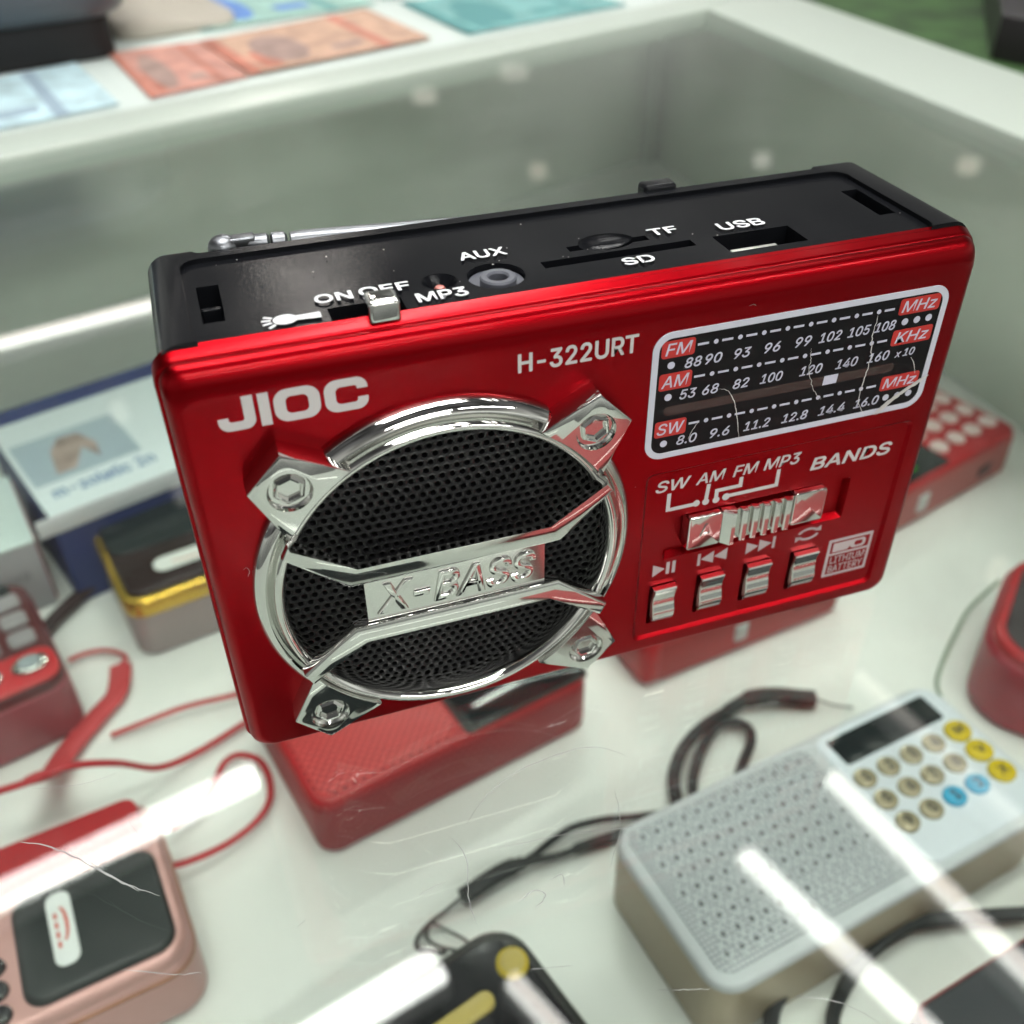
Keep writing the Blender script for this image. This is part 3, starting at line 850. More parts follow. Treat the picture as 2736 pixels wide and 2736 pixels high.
# ====================================================================== LAMPS OF THE SHOP (their images lie in the glass) and added unseen fill lamps
LAMP_L, SPOT_L = 9.0, 1.0
LAMP = emitter('lamp_diffuser', (1.0, 0.985, 0.95), LAMP_L)
LAMP2 = emitter('lamp_diffuser_warm', (1.0, 0.90, 0.84), LAMP_L * 0.8)
LAMP3 = emitter('lamp_diffuser_dim', (1.0, 0.90, 0.84), LAMP_L * 0.22)
GLOW = emitter('lamp_frosted_cover', (1.0, 0.98, 0.94), 8.0)
GLOW_WIDE = emitter('lamp_frosted_cover_bright', (1.0, 0.99, 0.97), 15.0)
GLOW_DIM = emitter('lamp_frosted_cover_dim', (1.0, 0.92, 0.88), 1.3)
HOUSE = mat('white_lamp_housing', (0.7, 0.7, 0.7), 0.4)
def batten(label, x, y, dx, dy, width=78, length=1200, material=None, z=1600):
    a = math.degrees(math.atan2(dy, dx))
    t = thing('ceiling_lamp', label, 'lamp', (x, y, z), a, 'lamps on the shop ceiling')
    build('housing', slab(NB(), 0, length, -width / 2 - 6, width / 2 + 6, 8, 60, 4, 1, 4), HOUSE, t)
    build('diffuser', slab(NB(), 1, length - 1, -width / 2, width / 2, -2, 7.5, 10, 4, 0), GLOW_DIM if material is LAMP3 else GLOW_WIDE if width > 62.5 else GLOW, t)
    build('tube', slab(NB(), 4, length - 4, -width / 5, width / 5, -14, -2.5, 5, 4, 0), material or LAMP, t)
    return t
batten('ceiling lamp mirrored as the white streak at the left of the glass', -158, 1330, -0.5, -0.127, 64)
batten('ceiling lamp mirrored as the white wedge beside the black radio', 100, 803, -0.5, -0.127, 66)
batten('ceiling lamp mirrored as the streak across the grey radio speaker', 722, 828, 0.30, -0.954, 44)
batten('ceiling lamp mirrored as the streak beside the grey radio keys', 985, 932, 0.19, -0.98, 42, material=LAMP2)
batten('ceiling lamp mirrored as the faint streak over the grey radio screen', 1200, 1158, 0.18, -0.98, 40, material=LAMP3)
batten('ceiling lamp mirrored as the pale band at the far left of the glass', -180, 3732, -0.97, -0.243, 62, material=LAMP2)
batten('ceiling lamp mirrored as the short streak over the yellow button', 210, 738, 0.39, -0.92, 32, material=LAMP2)
FILL_LAMP = emitter('fill_lamp_diffuser', (1.0, 0.99, 0.96), 105.0)
for x, y, dx, dy in ((560, 250, -0.97, -0.25), (640, -260, -0.97, -0.25), (1300, 1850, -0.97, -0.25), (620, -1900, -0.97, -0.25), (800, -3000, -0.97, -0.25), (1900, -1500, -0.97, -0.25)):  # fill lamps added out of view to brighten the shelf and red front
    batten('unseen fill lamp added to brighten the counter and the red radio', x, y, dx, dy, 80, material=FILL_LAMP)
tag(build('ceiling_spotlight', lathe(NB(), [(0.1, 0), (120, 0), (124, 6), (124, 60), (0.1, 60)], n=24), emitter('spot_bright', (1.0, 0.93, 0.86), 30.0), None, loc=(330, 3500, 1600)),
    'ceiling spotlight glinting on the black top of the red radio', 'spotlight', 'spotlights on the shop ceiling')
for k, (x, y, r) in enumerate([(2175, 6529, 90), (1475, 6198, 70), (1680, 4685, 40), (1573, 2967, 22), (2828, 4430, 40), (4858, 5860, 80), (3765, 3994, 50), (1785, 1370, 24), (-240, 2458, 26), (-409, 2989, 26), (2321, 3833, 40)]):
    t = tag(build('ceiling_spotlight', lathe(NB(), [(0.1, 0), (r, 0), (r * 1.05, 6), (r * 1.05, 60), (0.1, 60)], n=24), emitter('spot_%d' % k, (1.0, 0.95 - 0.03 * (k % 4), 0.88 - 0.05 * (k % 4)), SPOT_L), None, loc=(x, y, 1600)),
            'small round shop spotlight mirrored as a soft dot in the glass', 'spotlight', 'spotlights on the shop ceiling')

# ====================================================================== BEYOND THE CASE
LAM2 = mat('white_counter_laminate', (0.66, 0.74, 0.70), 0.3)
tag(build('counter', prism(NB(), [(-900, bk(-900, 404)), (326, bk(326, 404)), (420, 900), (300, 1500), (-900, 1300)], -14, -1), LAM2, None, smooth=0),
    'white counter strewn with banknotes behind the display case', 'counter')

def note(label, quad, body, band, ink, z):
    t = thing('banknote', label, 'banknote', (0, 0, 0), 0, 'banknotes on the rear counter')
    a, b, c, d = [Vector((*q, 0)) for q in quad]       # a-b short side, a-d long side
    q = lambda s, r: (a + (d - a) * s + (b - a) * r + ((c - b) - (d - a)) * s * r)
    f = lambda s0, s1, r0, r1: [tuple(q(s, r)[:2]) for s, r in ((s0, r0), (s1, r0), (s1, r1), (s0, r1))]
    build('paper', prism(NB(), f(0, 1, 0, 1), z, z + 0.3), body, t, smooth=0)
    bm = NB()
    prism(bm, f(0.0, 0.07, 0, 1), z + .3, z + .36); prism(bm, f(0.72, 0.78, 0, 1), z + .3, z + .36); prism(bm, f(0.10, 0.20, 0.55, 0.95), z + .3, z + .355)
    build('printed_band', bm, band, t, smooth=0)
    bm = NB()
    prism(bm, [tuple(q(0.28 + 0.13 * math.cos(k * math.pi / 12), 0.55 + 0.36 * math.sin(k * math.pi / 12))[:2]) for k in range(24)], z + .3, z + .37)
    prism(bm, f(0.5, 0.68, 0.72, 0.84), z + .3, z + .37)
    build('portrait_oval', bm, ink, t, smooth=0)
ORANGE = mat('pink_note_paper', (0.50, 0.25, 0.20), 0.6, var=0.28, var_scale=70); DKRED = mat('red_note_print', (0.45, 0.16, 0.11), 0.6, var=0.28, var_scale=70); GREYINK = mat('grey_note_print', (0.32, 0.22, 0.19), 0.6, var=0.28, var_scale=70)
PEACH = mat('peach_note_paper', (0.50, 0.32, 0.23), 0.6, var=0.28, var_scale=70); TEALP = mat('teal_note_paper', (0.17, 0.38, 0.37), 0.6, var=0.28, var_scale=70); TEALD = mat('dark_teal_print', (0.08, 0.26, 0.26), 0.6)
BLUEP = mat('light_blue_note_paper', (0.46, 0.62, 0.66), 0.6, var=0.28, var_scale=70); BLUED = mat('slate_blue_print', (0.28, 0.37, 0.45), 0.6); GREENP = mat('green_note_paper', (0.30, 0.48, 0.42), 0.6, var=0.28, var_scale=70); BLUEB = mat('bright_blue_print', (0.10, 0.22, 0.52), 0.6)
note('red banknote lying beside the dark machine', [(-76, 492), (-58, 396), (-11, 418), (-28, 500)], ORANGE, DKRED, GREYINK, 0)
note('peach coloured banknote, the longest one behind the case', [(-28, 496), (-10, 419), (92, 459), (74, 545)], PEACH, DKRED, GREYINK, 0.8)
note('light blue banknote in front of the dark machine', [(-185, 430), (-168, 352), (-72, 392), (-92, 478)], BLUEP, BLUED, BLUED, 0)
note('dark teal banknote nearest the corner of the case', [(98, 556), (114, 462), (226, 500), (208, 590)], TEALP, TEALD, TEALD, 0)
note('green banknote with a bright blue patch behind the peach note', [(-70, 640), (-24, 524), (84, 560), (60, 680)], GREENP, TEALD, BLUEB, 0)
note('pale teal banknote behind the green one', [(66, 690), (92, 570), (200, 610), (190, 730)], TEALP, GREENP, BLUED, 0.6)

mc = thing('card_machine', 'dark grey rounded machine standing on the rear counter', 'machine', (-146, 533, -1), 16)
MDK = mat('slate_plastic', (0.060, 0.072, 0.085), 0.4); MTOP = mat('slate_plastic_top', (0.12, 0.145, 0.17), 0.35)
build('base', slab(NB(), -110, 62, -66, 90, 0, 24, 14, 2, 3), mat('black_underside_shadow', (0.006, 0.006, 0.007), 0.7), mc)  # black slab stands in for the dark underside and the shadow beneath
build('housing', slab(NB(), -124, 76, -80, 110, 20, 84, 30, 14, 22, seg=6), MDK, mc)
build('lid', slab(NB(), -100, 56, -56, 90, 83, 88, 20, 0, 3), MTOP, mc)
bm = NB(); slab(bm, -36, 36, -46, 60, 0, 8, 16, 2, 5, seg=4)
for v in bm.verts:
    v.co.z *= 1 + 0.5 * math.sin(v.co.x * 0.09) * math.cos(v.co.y * 0.07); v.co.x += 5 * math.sin(v.co.y * 0.05)
tag(build('cloth', bm, mat('beige_cloth', (0.40, 0.37, 0.31), 0.8, bump=0.5, bump_scale=120), None, loc=(-44, 570, -1), rotz=20), 'folded beige cloth between the dark machine and the banknotes', 'cloth')
GRN = mat('green_ribbed_fabric', (0.030, 0.075, 0.018), 0.7, bump=1.0, bump_scale=60, var=0.5, var_scale=30)
tag(build('green_bench', prism(NB(), [(352, -200), (900, -200), (1500, 1200), (345, 1200), (338, 500)], -60, -20), GRN, None, smooth=0), 'green cloth covered bench beyond the corner of the case', 'bench')
tag(build('cabinet', prism(NB(), [(403, 382), (508, 518), (640, 690), (1000, 640), (1000, 200), (425, 320)], -19.9, 4, bev=3), mat('dark_brown_cabinet', (0.012, 0.010, 0.011), 0.4), None), 'dark cabinet standing on the green bench at the right edge', 'cabinet')

# ====================================================================== GOODS ON THE SHELF
SZ = -150.0
RADIO_GROUP = 'radios lying on the shelf under the glass'
CORD_BLACK = mat('black_cord', (0.006, 0.009, 0.010), 0.5, bump=0.3, bump_scale=1500)
CORD_RED = mat('red_cord', (0.42, 0.012, 0.020), 0.5, bump=0.2, bump_scale=1500)
RIBBON = mat('pinkish_red_ribbon', (0.48, 0.045, 0.05), 0.6)
REDP = mat('red_plastic', (0.36, 0.010, 0.014), 0.35, bump=0.05)
REDS = mat('dull_red_plastic_side', (0.25, 0.012, 0.018), 0.45, bump=0.1)
REDG = perforated('red_punched_grille', (0.60, 0.055, 0.055), (0.20, 0.008, 0.010), 2.3, 0.85, rough=0.4, turn=45)
SCREEN = mat('dark_screen', (0.008, 0.013, 0.014), 0.08)
GREYP = mat('light_grey_plastic', (0.52, 0.54, 0.565), 0.4)
WARMSIDE = mat('champagne_plastic_side', (0.38, 0.31, 0.215), 0.35, metal=0.35)
GRILLE = perforated('grey_punched_grille', (0.46, 0.48, 0.505), (0.14, 0.15, 0.155), 1.45, 0.42, rough=0.45, metal=0.2)
HOLE = mat('grille_hole', (0.045, 0.05, 0.05), 0.6)
KEYB = mat('champagne_key', (0.42, 0.36, 0.24), 0.25, metal=0.4); KEYBL = mat('blue_key', (0.03, 0.33, 0.55), 0.25); KEYY = mat('yellow_key', (0.58, 0.42, 0.01), 0.25)
LEG = mat('black_legend', (0.01, 0.01, 0.01), 0.5)

def dome_key(name, x, y, r, z, h, material, parent, ry=None):
    bm = NB()
    pr = [(r, 0), (r, h * .55), (r * .9, h * .85), (r * .6, h), (0.02, h)]
    lathe(bm, [(a, z + b) for a, b in pr], x, y, n=24)
    if ry:
        for v in bm.verts: v.co.y = y + (v.co.y - y) * ry
    return build(name, bm, material, parent)

# --- grey radio
g = thing('pocket_radio', 'light grey radio with punched speaker, dark screen and beige, blue and yellow keys', 'radio', (26, 41, SZ), 9, RADIO_GROUP)
build('body', slab(NB(), 0, 124.5, -54, 0, 0, 27.2, 8, 2.5, 0, seg=4), WARMSIDE, g)
build('top_plate', slab(NB(), -0.3, 124.8, -54.3, 0.3, 27.2, 30.2, 8.5, 0, 1.6, seg=4), GREYP, g)
gp = build('speaker_grille', slab(NB(), 3.5, 70, -50.2, -2.6, 30.0, 30.42, 4, 0, 0.2), GRILLE, g)
bm = NB()
for i in range(13):
    for j in range(9):
        x = 8 + 4.75 * i; y = -6.2 - 4.9 * j
        x += 2.4 * (j % 2)
        if 5 < x < 67 and -49 < y < -4 and not (x > 40 and j > 6):
            prism(bm, circle(x, y, 0.66, 10), 30.40, 30.46)
build('speaker_hole', bm, HOLE, gp, smooth=0)
bm = NB()
for i in range(14):
    for j in range(9):
        x = 8 + 4.75 * i + 2.4 * (j % 2); y = -6.2 - 4.9 * j
        if 5 < x < 67.5 and -49 < y < -4:
            q = lambda r: [(x + r, y), (x, y + r * 1.9), (x - r, y), (x, y - r * 1.9)]
            ringprism(bm, q(1.75), q(1.2), 30.3, 30.62)
build('raised_diamond', bm, GREYP, gp, smooth=0)
kp = build('key_plate', slab(NB(), 73.5, 122.8, -51.6, -1.6, 30.0, 30.6, 5, 0, 0.3), mat('white_key_plate', (0.62, 0.66, 0.72), 0.3), g)
build('screen', slab(NB(), 77.2, 117.6, -14.5, -4.2, 30.5, 30.95, 1.2, 0, 0.2), SCREEN, g)
for r, y in enumerate((-20.6, -29.2, -37.9)):
    for c in range(5):
        x = 78.3 + 9.35 * c
        ml = KEYY if c == 4 else (KEYBL if r == 2 and c >= 2 else KEYB)
        if c == 4: x += 1.0
        k = dome_key('key', x, y, 3.7 if c < 4 else 4.4, 30.5, 1.6, ml, g, 0.92)
        bm = NB(); s_ = '1234567890'[(r * 4 + c) % 10]
        if c < 4: text_into(bm, s_, x - 1.2, x + 1.2, y - 1.7, y + 1.7, 32.0, th=0.2, f=TOP, bold=0.03)
        else: text_into(bm, ('M', 'V', 'X')[r], x - 1.8, x + 1.8, y - 1.6, y + 1.6, 32.0, th=0.2, f=TOP, bold=0.03)
        build('legend', bm, LEG, k, smooth=0)
# wrist strap of the grey radio (upper loop)
bm = NB()
tube(bm, spline([(57, 50, 4), (60.5, 62, 4), (63.5, 70, 5), (70, 77.5, 6), (80, 84, 6), (90, 88, 5), (97, 90, 4)]), 2.2, flat=.8)
tube(bm, spline([(64, 51, 4), (67, 63, 4), (72, 71, 4), (80, 79.5, 4), (88, 84.8, 4), (94, 84.5, 4), (97.5, 80, 4), (95.5, 75, 3), (88, 67.5, 3), (82, 60, 3), (79, 52, 3)]), 1.75, flat=.8)
tube(bm, spline([(94, 89.6, 4), (103, 91.5, 5), (113, 89.8, 5), (122, 86.5, 4), (127, 84.2, 4)]), [2.6] * 8 + [3.4] * 24 + [2.8], flat=.8)
tube(bm, spline([(127, 84.2, 4), (132, 80.5, 3), (138, 77, 3)]), 0.4)
tag(build('wrist_strap', bm, CORD_BLACK, None, loc=(0, 0, SZ)), 'black wrist strap looped behind the grey radio', 'strap', 'black wrist straps on the shelf')
bm = NB()
tube(bm, spline([(66, 55, 4), (54, 58, 4), (44, 60, 4), (34, 61.5, 5), (24, 62.0, 5), (16, 60.2, 4), (9, 57.2, 4), (3, 55.6, 4)]), 1.25)
tube(bm, spline([(62, 51.5, 4), (52, 54, 4), (44, 56, 4), (36, 56, 3), (26, 55.8, 3), (17, 55.2, 3), (9, 55.4, 4), (3, 55.2, 4)]), [1.2] * 22 + [1.8] * 14 + [1.2] * 21)
tube(bm, spline([(5, 55.8, 4), (-2, 55.0, 4), (-9, 53.0, 4), (-16, 50.8, 4)]), [2.2] * 4 + [2.8] * 17 + [2.8] * 4)
tube(bm, spline([(-16, 50.8, 4), (-22, 48.6, 3), (-28, 46.2, 3), (-32.5, 42.5, 3), (-32, 38, 5), (-26, 33, 9)]), 0.65)
tube(bm, spline([(-27, 46.6, 3), (-29.5, 43, 3), (-27.5, 38, 5), (-22, 32, 9)]), 0.5)
tube(bm, spline([(-27, 46.6, 3), (-23.5, 43, 3), (-20, 38, 5), (-18, 32, 9)]), 0.5)
tag(build('wrist_strap', bm, CORD_BLACK, None, loc=(0, 0, SZ)), 'black wrist strap running from the black radio to the grey one', 'strap', 'black wrist straps on the shelf')
bm = NB()
tube(bm, spline([(48, -26, 4), (52, -13, 5), (60, -6, 6), (74, -2, 7), (90, 0, 7), (106, -1, 6), (120, -3.5, 5), (140, -9, 5)]), 2.2)
tube(bm, spline([(66, -28, 4), (68, -18, 5), (76, -11, 5), (84, -6.5, 6), (94, -3.2, 7), (104, -1.6, 7)]), 2.0)
tag(build('wrist_strap', bm, CORD_BLACK, None, loc=(0, 0, SZ)), 'thick black strap curling below the grey radio towards the mesh radio', 'strap', 'black wrist straps on the shelf')

# --- black radio with yellow buttons, at the bottom edge
b = thing('pocket_radio', 'glossy black radio with yellow buttons at the bottom edge', 'radio', (-20, 24.5, SZ), 17, RADIO_GROUP)
BG = mat('glossy_black_lacquer', (0.008, 0.009, 0.011), 0.12)
build('body', slab(NB(), -70, 12.5, -95, 2.5, 0, 24, 11, 2.5, 2.5, seg=4), mat('black_olive_plastic', (0.014, 0.015, 0.013), 0.35), b)
build('front_plate', slab(NB(), -67, 9.5, -92, -0.5, 23.6, 26.0, 9.5, 0, 1.4, seg=4, n=8), BG, b)
YB = mat('pale_yellow_button', (0.55, 0.42, 0.11), 0.3)
bm = NB(); slab(bm, -23, -1, -2.6, 2.6, 0, 2.0, 2.55, 0, 0.8, seg=3)
build('button', bm, YB, b, loc=(-3.0, -15.5, 25.8), rotz=0)
k = dome_key('button', 5.0, -11.3, 4.4, 25.8, 2.2, mat('yellow_button', (0.60, 0.44, 0.03), 0.25), b)
dome_key('button_cap', 5.0, -11.3, 3.3, 27.6, 1.0, YB, k)

# --- red radio under the big one
r1 = thing('pocket_radio', 'red radio with punched red grille and black screen right below the large red radio', 'radio', (-53, 79, SZ), 13.6, RADIO_GROUP)
build('body', slab(NB(), 0, 103, 0, 62, 0, 23, 7, 2.5, 2.0, seg=4), REDS, r1)
build('top_plate', slab(NB(), 0.4, 102.6, 0.4, 61.6, 22.6, 25.6, 7, 0, 2.2, seg=4), REDP, r1)
build('speaker_grille', slab(NB(), 3.0, 52, 3.2, 58, 25.3, 26.3, 5, 0, 0.7), REDG, r1)
build('screen', slab(NB(), 55.5, 101.5, 1.6, 20, 25.2, 26.6, 2.5, 0, 0.8), SCREEN, r1)
build('screen_edge', slab(NB(), 53.5, 102.0, 1.0, 22, 25.0, 26.0, 2, 0, 0.4), LEG, r1)
for x in (57, 64): dome_key('button', x, 26.0, 2.6, 25.4, 2.4, REDP, r1)
# --- red radio half hidden behind the lower right corner
r2 = thing('pocket_radio', 'dark red radio half hidden behind the bottom right edge of the large radio', 'radio', (71, 111, SZ), 8, RADIO_GROUP)
build('body', slab(NB(), 0, 96, 0, 60, 0, 22, 9, 4, 3, seg=4), mat('matt_red_side', (0.30, 0.035, 0.035), 0.5), r2)
build('end_cap', slab(NB(), -0.6, 9, -0.6, 60.6, 1.0, 24, 7, 4, 5, seg=4), REDP, r2)
build('top_plate', slab(NB(), 1, 95, 1, 59, 21.6, 25, 8, 0, 2), REDP, r2)
build('button', slab(NB(), 40, 46, -1.0, 1.2, 8, 16, 2, 0.5, 0.5), mat('pale_grey_button', (0.45, 0.48, 0.48), 0.4), r2)
build('socket', slab(NB(), 68, 74, -0.6, 1.2, 13, 17, 1.5, 0.3, 0.3), LEG, r2)
build('screen', slab(NB(), 6, 36, 2, 18, 24.6, 25.5, 2, 0, 0.4), SCREEN, r2)
# --- red radio with white keys on the right
r3 = thing('pocket_radio', 'red radio with rows of white keys and a green lit screen at the right', 'radio', (206, 156, SZ), 16.5, RADIO_GROUP)
build('body', slab(NB(), -22, 93, 0, 62, 0, 21, 8, 3, 2.0, seg=4), mat('pinkish_red_side', (0.38, 0.09, 0.08), 0.5), r3)
build('top_plate', slab(NB(), -21.5, 92.5, 0.5, 61.5, 20.6, 23.6, 8, 0, 2.2, seg=4), REDP, r3)
build('screen', slab(NB(), -2, 43, 3, 26, 23.2, 24.2, 2.5, 0, 0.5), SCREEN, r3)
build('screen_light', slab(NB(), 10, 26, 8, 16, 24.1, 24.35, 1, 0, 0), emitter('green_lit_digits', (0.16, 0.62, 0.06), 0.55), r3)
WK = mat('pinkish_white_key', (0.62, 0.50, 0.48), 0.35)
for i in range(4):
    for j in range(4):
        dome_key('key', 48 + 12.0 * i - (6 if False else 0), 13 + 12.5 * j, 4.3, 23.2, 2.0, WK, r3)
for i in range(2):
    for j in range(2): dome_key('key', 24 + 12.0 * i, 38 + 12.5 * j, 4.3, 23.2, 2.0, WK, r3)
build('button', slab(NB(), 20, 27, -1.0, 1.2, 7, 16, 3, 0.5, 0.5), mat('white_button', (0.60, 0.62, 0.62), 0.4), r3)
build('socket', slab(NB(), 64, 74, -0.5, 1.2, 7, 13, 1.5, 0.3, 0.3), mat('dark_red_socket', (0.08, 0.02, 0.02), 0.5), r3)
# --- round-shouldered red speaker at the right edge
r4 = thing('speaker', 'round shouldered red speaker with black top at the right edge', 'speaker', (205, 60, SZ), 40)
build('body', slab(NB(), -22, 45, -24, 24, 0, 30, 18, 4, 3, seg=5, n=10), mat('crimson_plastic', (0.30, 0.012, 0.026), 0.35), r4)
build('top_band', slab(NB(), -20.5, 43.5, -22.5, 22.5, 29, 33.5, 17, 0, 2.5, seg=4, n=10), REDP, r4)
build('top_grille', slab(NB(), -17, 40, -19, 19, 33, 34.2, 14, 0, 0.8, n=10), mat('brown_black_grille', (0.03, 0.022, 0.024), 0.4, bump=0.6, bump_scale=800), r4)
bm = NB(); tube(bm, spline([(172.5, 72, 1), (176, 79, 1), (186, 88, 2), (198, 97, 3), (212, 106.5, 3), (235, 117, 2)]), 0.75)
tag(build('cord', bm, mat('grey_green_cord', (0.22, 0.29, 0.21), 0.5), None, loc=(0, 0, SZ)), 'thin green cord curving past the red speaker', 'cord')
# --- black mesh radio, bottom right corner
r5 = thing('pocket_radio', 'black woven mesh radio with a thin red edge in the bottom right corner', 'radio', (83, -27.5, SZ), 9, RADIO_GROUP)
build('body', slab(NB(), -2, 90, -60, 0, 0, 24.2, 3, 1, 0.5), mat('dark_red_edge', (0.22, 0.02, 0.02), 0.4), r5)
build('mesh_cover', slab(NB(), -1.2, 89.2, -59.2, -0.9, 24.0, 26.2, 3, 0, 1.2), perforated('woven_black_mesh', (0.030, 0.034, 0.042), (0.006, 0.006, 0.008), 1.2, 0.38, rough=0.5, turn=30), r5)
# --- rose radio, bottom left
r6 = thing('pocket_radio', 'rose pink radio with black leather-look grille and white label at the lower left', 'radio', (-90, 45, SZ), 10, RADIO_GROUP)
ROSE = mat('rose_gold_plastic', (0.53, 0.29, 0.27), 0.32, metal=0.25)
build('body', slab(NB(), -110, 0, 0, 58, 0, 24, 9, 3, 2, seg=4), ROSE, r6)
build('trim_line', slab(NB(), -110.4, 0.4, -0.4, 58.4, 20.2, 21.6, 9.4, 0.3, 0.3), mat('copper_trim', (0.30, 0.13, 0.07), 0.3, metal=0.6), r6)
build('top_plate', slab(NB(), -109.4, -0.6, 0.6, 57.4, 23.6, 28, 9, 0, 2.4, seg=4), ROSE, r6)
LEATHER = mat('black_leather_grille', (0.012, 0.017, 0.016), 0.42, bump=0.9, bump_scale=900)
build('speaker_grille', slab(NB(), -42, -3.4, 3.6, 37.5, 27.5, 30.2, 5.5, 0, 1.8, seg=4), perforated('leather_print', (0.012, 0.018, 0.018), (0.004, 0.007, 0.007), 1.1, 0.4, rough=0.42), r6)
build('tuning_band', slab(NB(), -108, -4, 40.5, 56.5, 27.5, 30.6, 4, 0, 1.2), REDP, r6)
lb = build('label', slab(NB(), -33.0, -26.6, 10.5, 33.5, 30.0, 30.7, 2.8, 0, 0.3), mat('white_label', (0.72, 0.74, 0.74), 0.35), r6)
bm = NB()
prism(bm, arc(-29.6, 23, 1.6, 5.5, 80, -80, 10) + arc(-30.1, 23, 1.2, 5.2, -80, 80, 10), 30.65, 30.8)
for q in range(4): prism(bm, [(-31.5, 16 + 3 * q), (-30.6, 16 + 3 * q), (-30.6, 18 + 3 * q), (-31.5, 18 + 3 * q)], 30.65, 30.8)
build('label_print', bm, mat('faded_red_print', (0.55, 0.10, 0.07), 0.5), lb, smooth=0)
for k, (x, y) in enumerate(((-47.5, 6), (-47.5, 13), (-47.5, 20))): dome_key('button', x, y, 2.7, 27.6, 2.2, BG, r6)
# --- red radio with keypad at the left edge
r7 = thing('pocket_radio', 'red radio with grey keypad and round chrome buttons at the left edge', 'radio', (-123, 160, SZ), 17, RADIO_GROUP)
build('body', slab(NB(), -105, 0, 0, 62, 0, 25, 8, 3, 2, seg=4), mat('translucent_rose_side', (0.30, 0.075, 0.09), 0.4), r7)
build('top_plate', slab(NB(), -104.4, -0.6, 0.6, 61.4, 24.5, 29, 8, 0, 2.2, seg=4), mat('dark_maroon_top', (0.09, 0.016, 0.018), 0.35), r7)
build('button_strip', slab(NB(), -103, -1.4, 1.4, 19, 28.6, 29.8, 6, 0, 0.6), mat('signal_red_strip', (0.50, 0.02, 0.025), 0.3), r7)
for x in (-10, -25, -40):
    k = dome_key('round_button', x, 11.0, 6.0, 29.5, 1.6, CHROME, r7, 0.8)
    dome_key('button_cap', x, 11.0, 3.6, 30.8, 1.4, mat('grey_button_cap', (0.30, 0.35, 0.37), 0.35), k, 0.8)
for i in range(3):
    for j in range(3):
        build('key', slab(NB(), -13.5 - 12 * i, -4.5 - 12 * i, 22 + 11 * j, 30 + 11 * j, 28.6, 30.8, 2, 0, 0.7), mat('grey_key', (0.28, 0.26, 0.27), 0.35), r7)
build('screen', slab(NB(), -60, -6, 54, 60, 28.4, 29.4, 1, 0, 0.3), SCREEN, r7)
# --- gold edged radio
r8 = thing('pocket_radio', 'dark radio with gold edge and white label beside the left edge of the large radio', 'radio', (-104, 188, SZ), 13, RADIO_GROUP)
build('body', slab(NB(), 0, 88, 0, 58, 0, 21, 8, 2, 1, seg=4), mat('mauve_grey_side', (0.36, 0.30, 0.30), 0.35, metal=0.2), r8)
build('gold_edge', slab(NB(), -0.7, 88.7, -0.7, 58.7, 20.5, 28.5, 9, 1, 2.0, seg=4), mat('gold_edge', (0.62, 0.40, 0.06), 0.2, metal=0.8), r8)
build('top_plate', slab(NB(), 2, 86, 2.4, 56, 28.2, 30.5, 7, 0, 1.4), mat('dark_brown_lacquer', (0.022, 0.011, 0.010), 0.22, spec=0.3), r8)
build('screen', slab(NB(), 2.6, 85, 28, 55.6, 30.2, 31.2, 6, 0, 0.6), mat('green_black_panel', (0.010, 0.017, 0.017), 0.22, spec=0.3), r8)
lb = build('label', slab(NB(), 15, 54, 10.5, 19, 30.2, 30.9, 4, 0, 0.3), mat('ivory_label', (0.72, 0.74, 0.70), 0.3), r8)
bm = NB(); prism(bm, arc(32, 14.8, 11, 2.4, 200, 340, 10) + arc(32, 15.3, 10.5, 2.0, 340, 200, 10), 30.85, 31.0); build('label_print', bm, mat('salmon_print', (0.62, 0.30, 0.24), 0.5), lb, smooth=0)
bm = NB(); tube(bm, spline([(-112, 246, 5), (-118, 240, 4), (-126, 232, 4), (-134, 223, 4), (-141, 214, 3)]), 3.4, flat=.6)
tag(build('wrist_strap', bm, mat('brown_black_strap', (0.035, 0.018, 0.018), 0.5), None, loc=(0, 0, SZ)), 'short dark brown strap between the white box and the gold edged radio', 'strap')
# --- cartons
bx = thing('carton', 'white and blue printed carton with a small photo and lettering at the back left', 'box', (-127, 231, SZ), 20)
WB = mat('white_card', (0.66, 0.73, 0.75), 0.35); NAVY = mat('navy_print', (0.012, 0.028, 0.14), 0.45)
build('box_body', slab(NB(), 0, 150, 0, 92, 0, 44.5, 1, 0.3, 0.3), NAVY, bx, smooth=20)
build('lid_print', slab(NB(), -0.2, 150.2, -0.2, 78, 44.4, 45.0, 1, 0, 0.1), WB, bx, smooth=20)
build('label', slab(NB(), -6, 150.0, -0.9, -0.15, 37, 45.0, 1, 0.1, 0.1), mat('white_label_flap', (0.70, 0.73, 0.76), 0.35), bx, smooth=20)
ph = build('photo', slab(NB(), 2, 46, 22, 58, 44.9, 45.25, 1, 0, 0.05), mat('bluish_photo', (0.36, 0.44, 0.50), 0.35), bx, smooth=20)
bm = NB(); prism(bm, [(12, 26), (20, 26), (27, 40), (31, 28), (33, 40), (29, 52), (21, 53), (15, 44)], 45.2, 45.35); build('photo_figure', bm, mat('brown_photo_tone', (0.34, 0.26, 0.23), 0.5, var=0.45, var_scale=90), ph, smooth=0)
bm = NB(); text_into(bm, 'm-zolatic 2n', 6, 48, 10, 18, 44.95, th=0.2, f=TOP, bold=0.02); build('box_lettering', bm, mat('slate_blue_ink', (0.13, 0.21, 0.38), 0.5), bx, smooth=0)
bm = NB(); slab(bm, 30, 48, -0.9, -0.1, 8, 24, 6, 0.1, 0.1, f=lambda u, v, w: Vector((u, v, w))); build('side_print', bm, mat('green_print', (0.10, 0.22, 0.16), 0.5), bx, smooth=0)
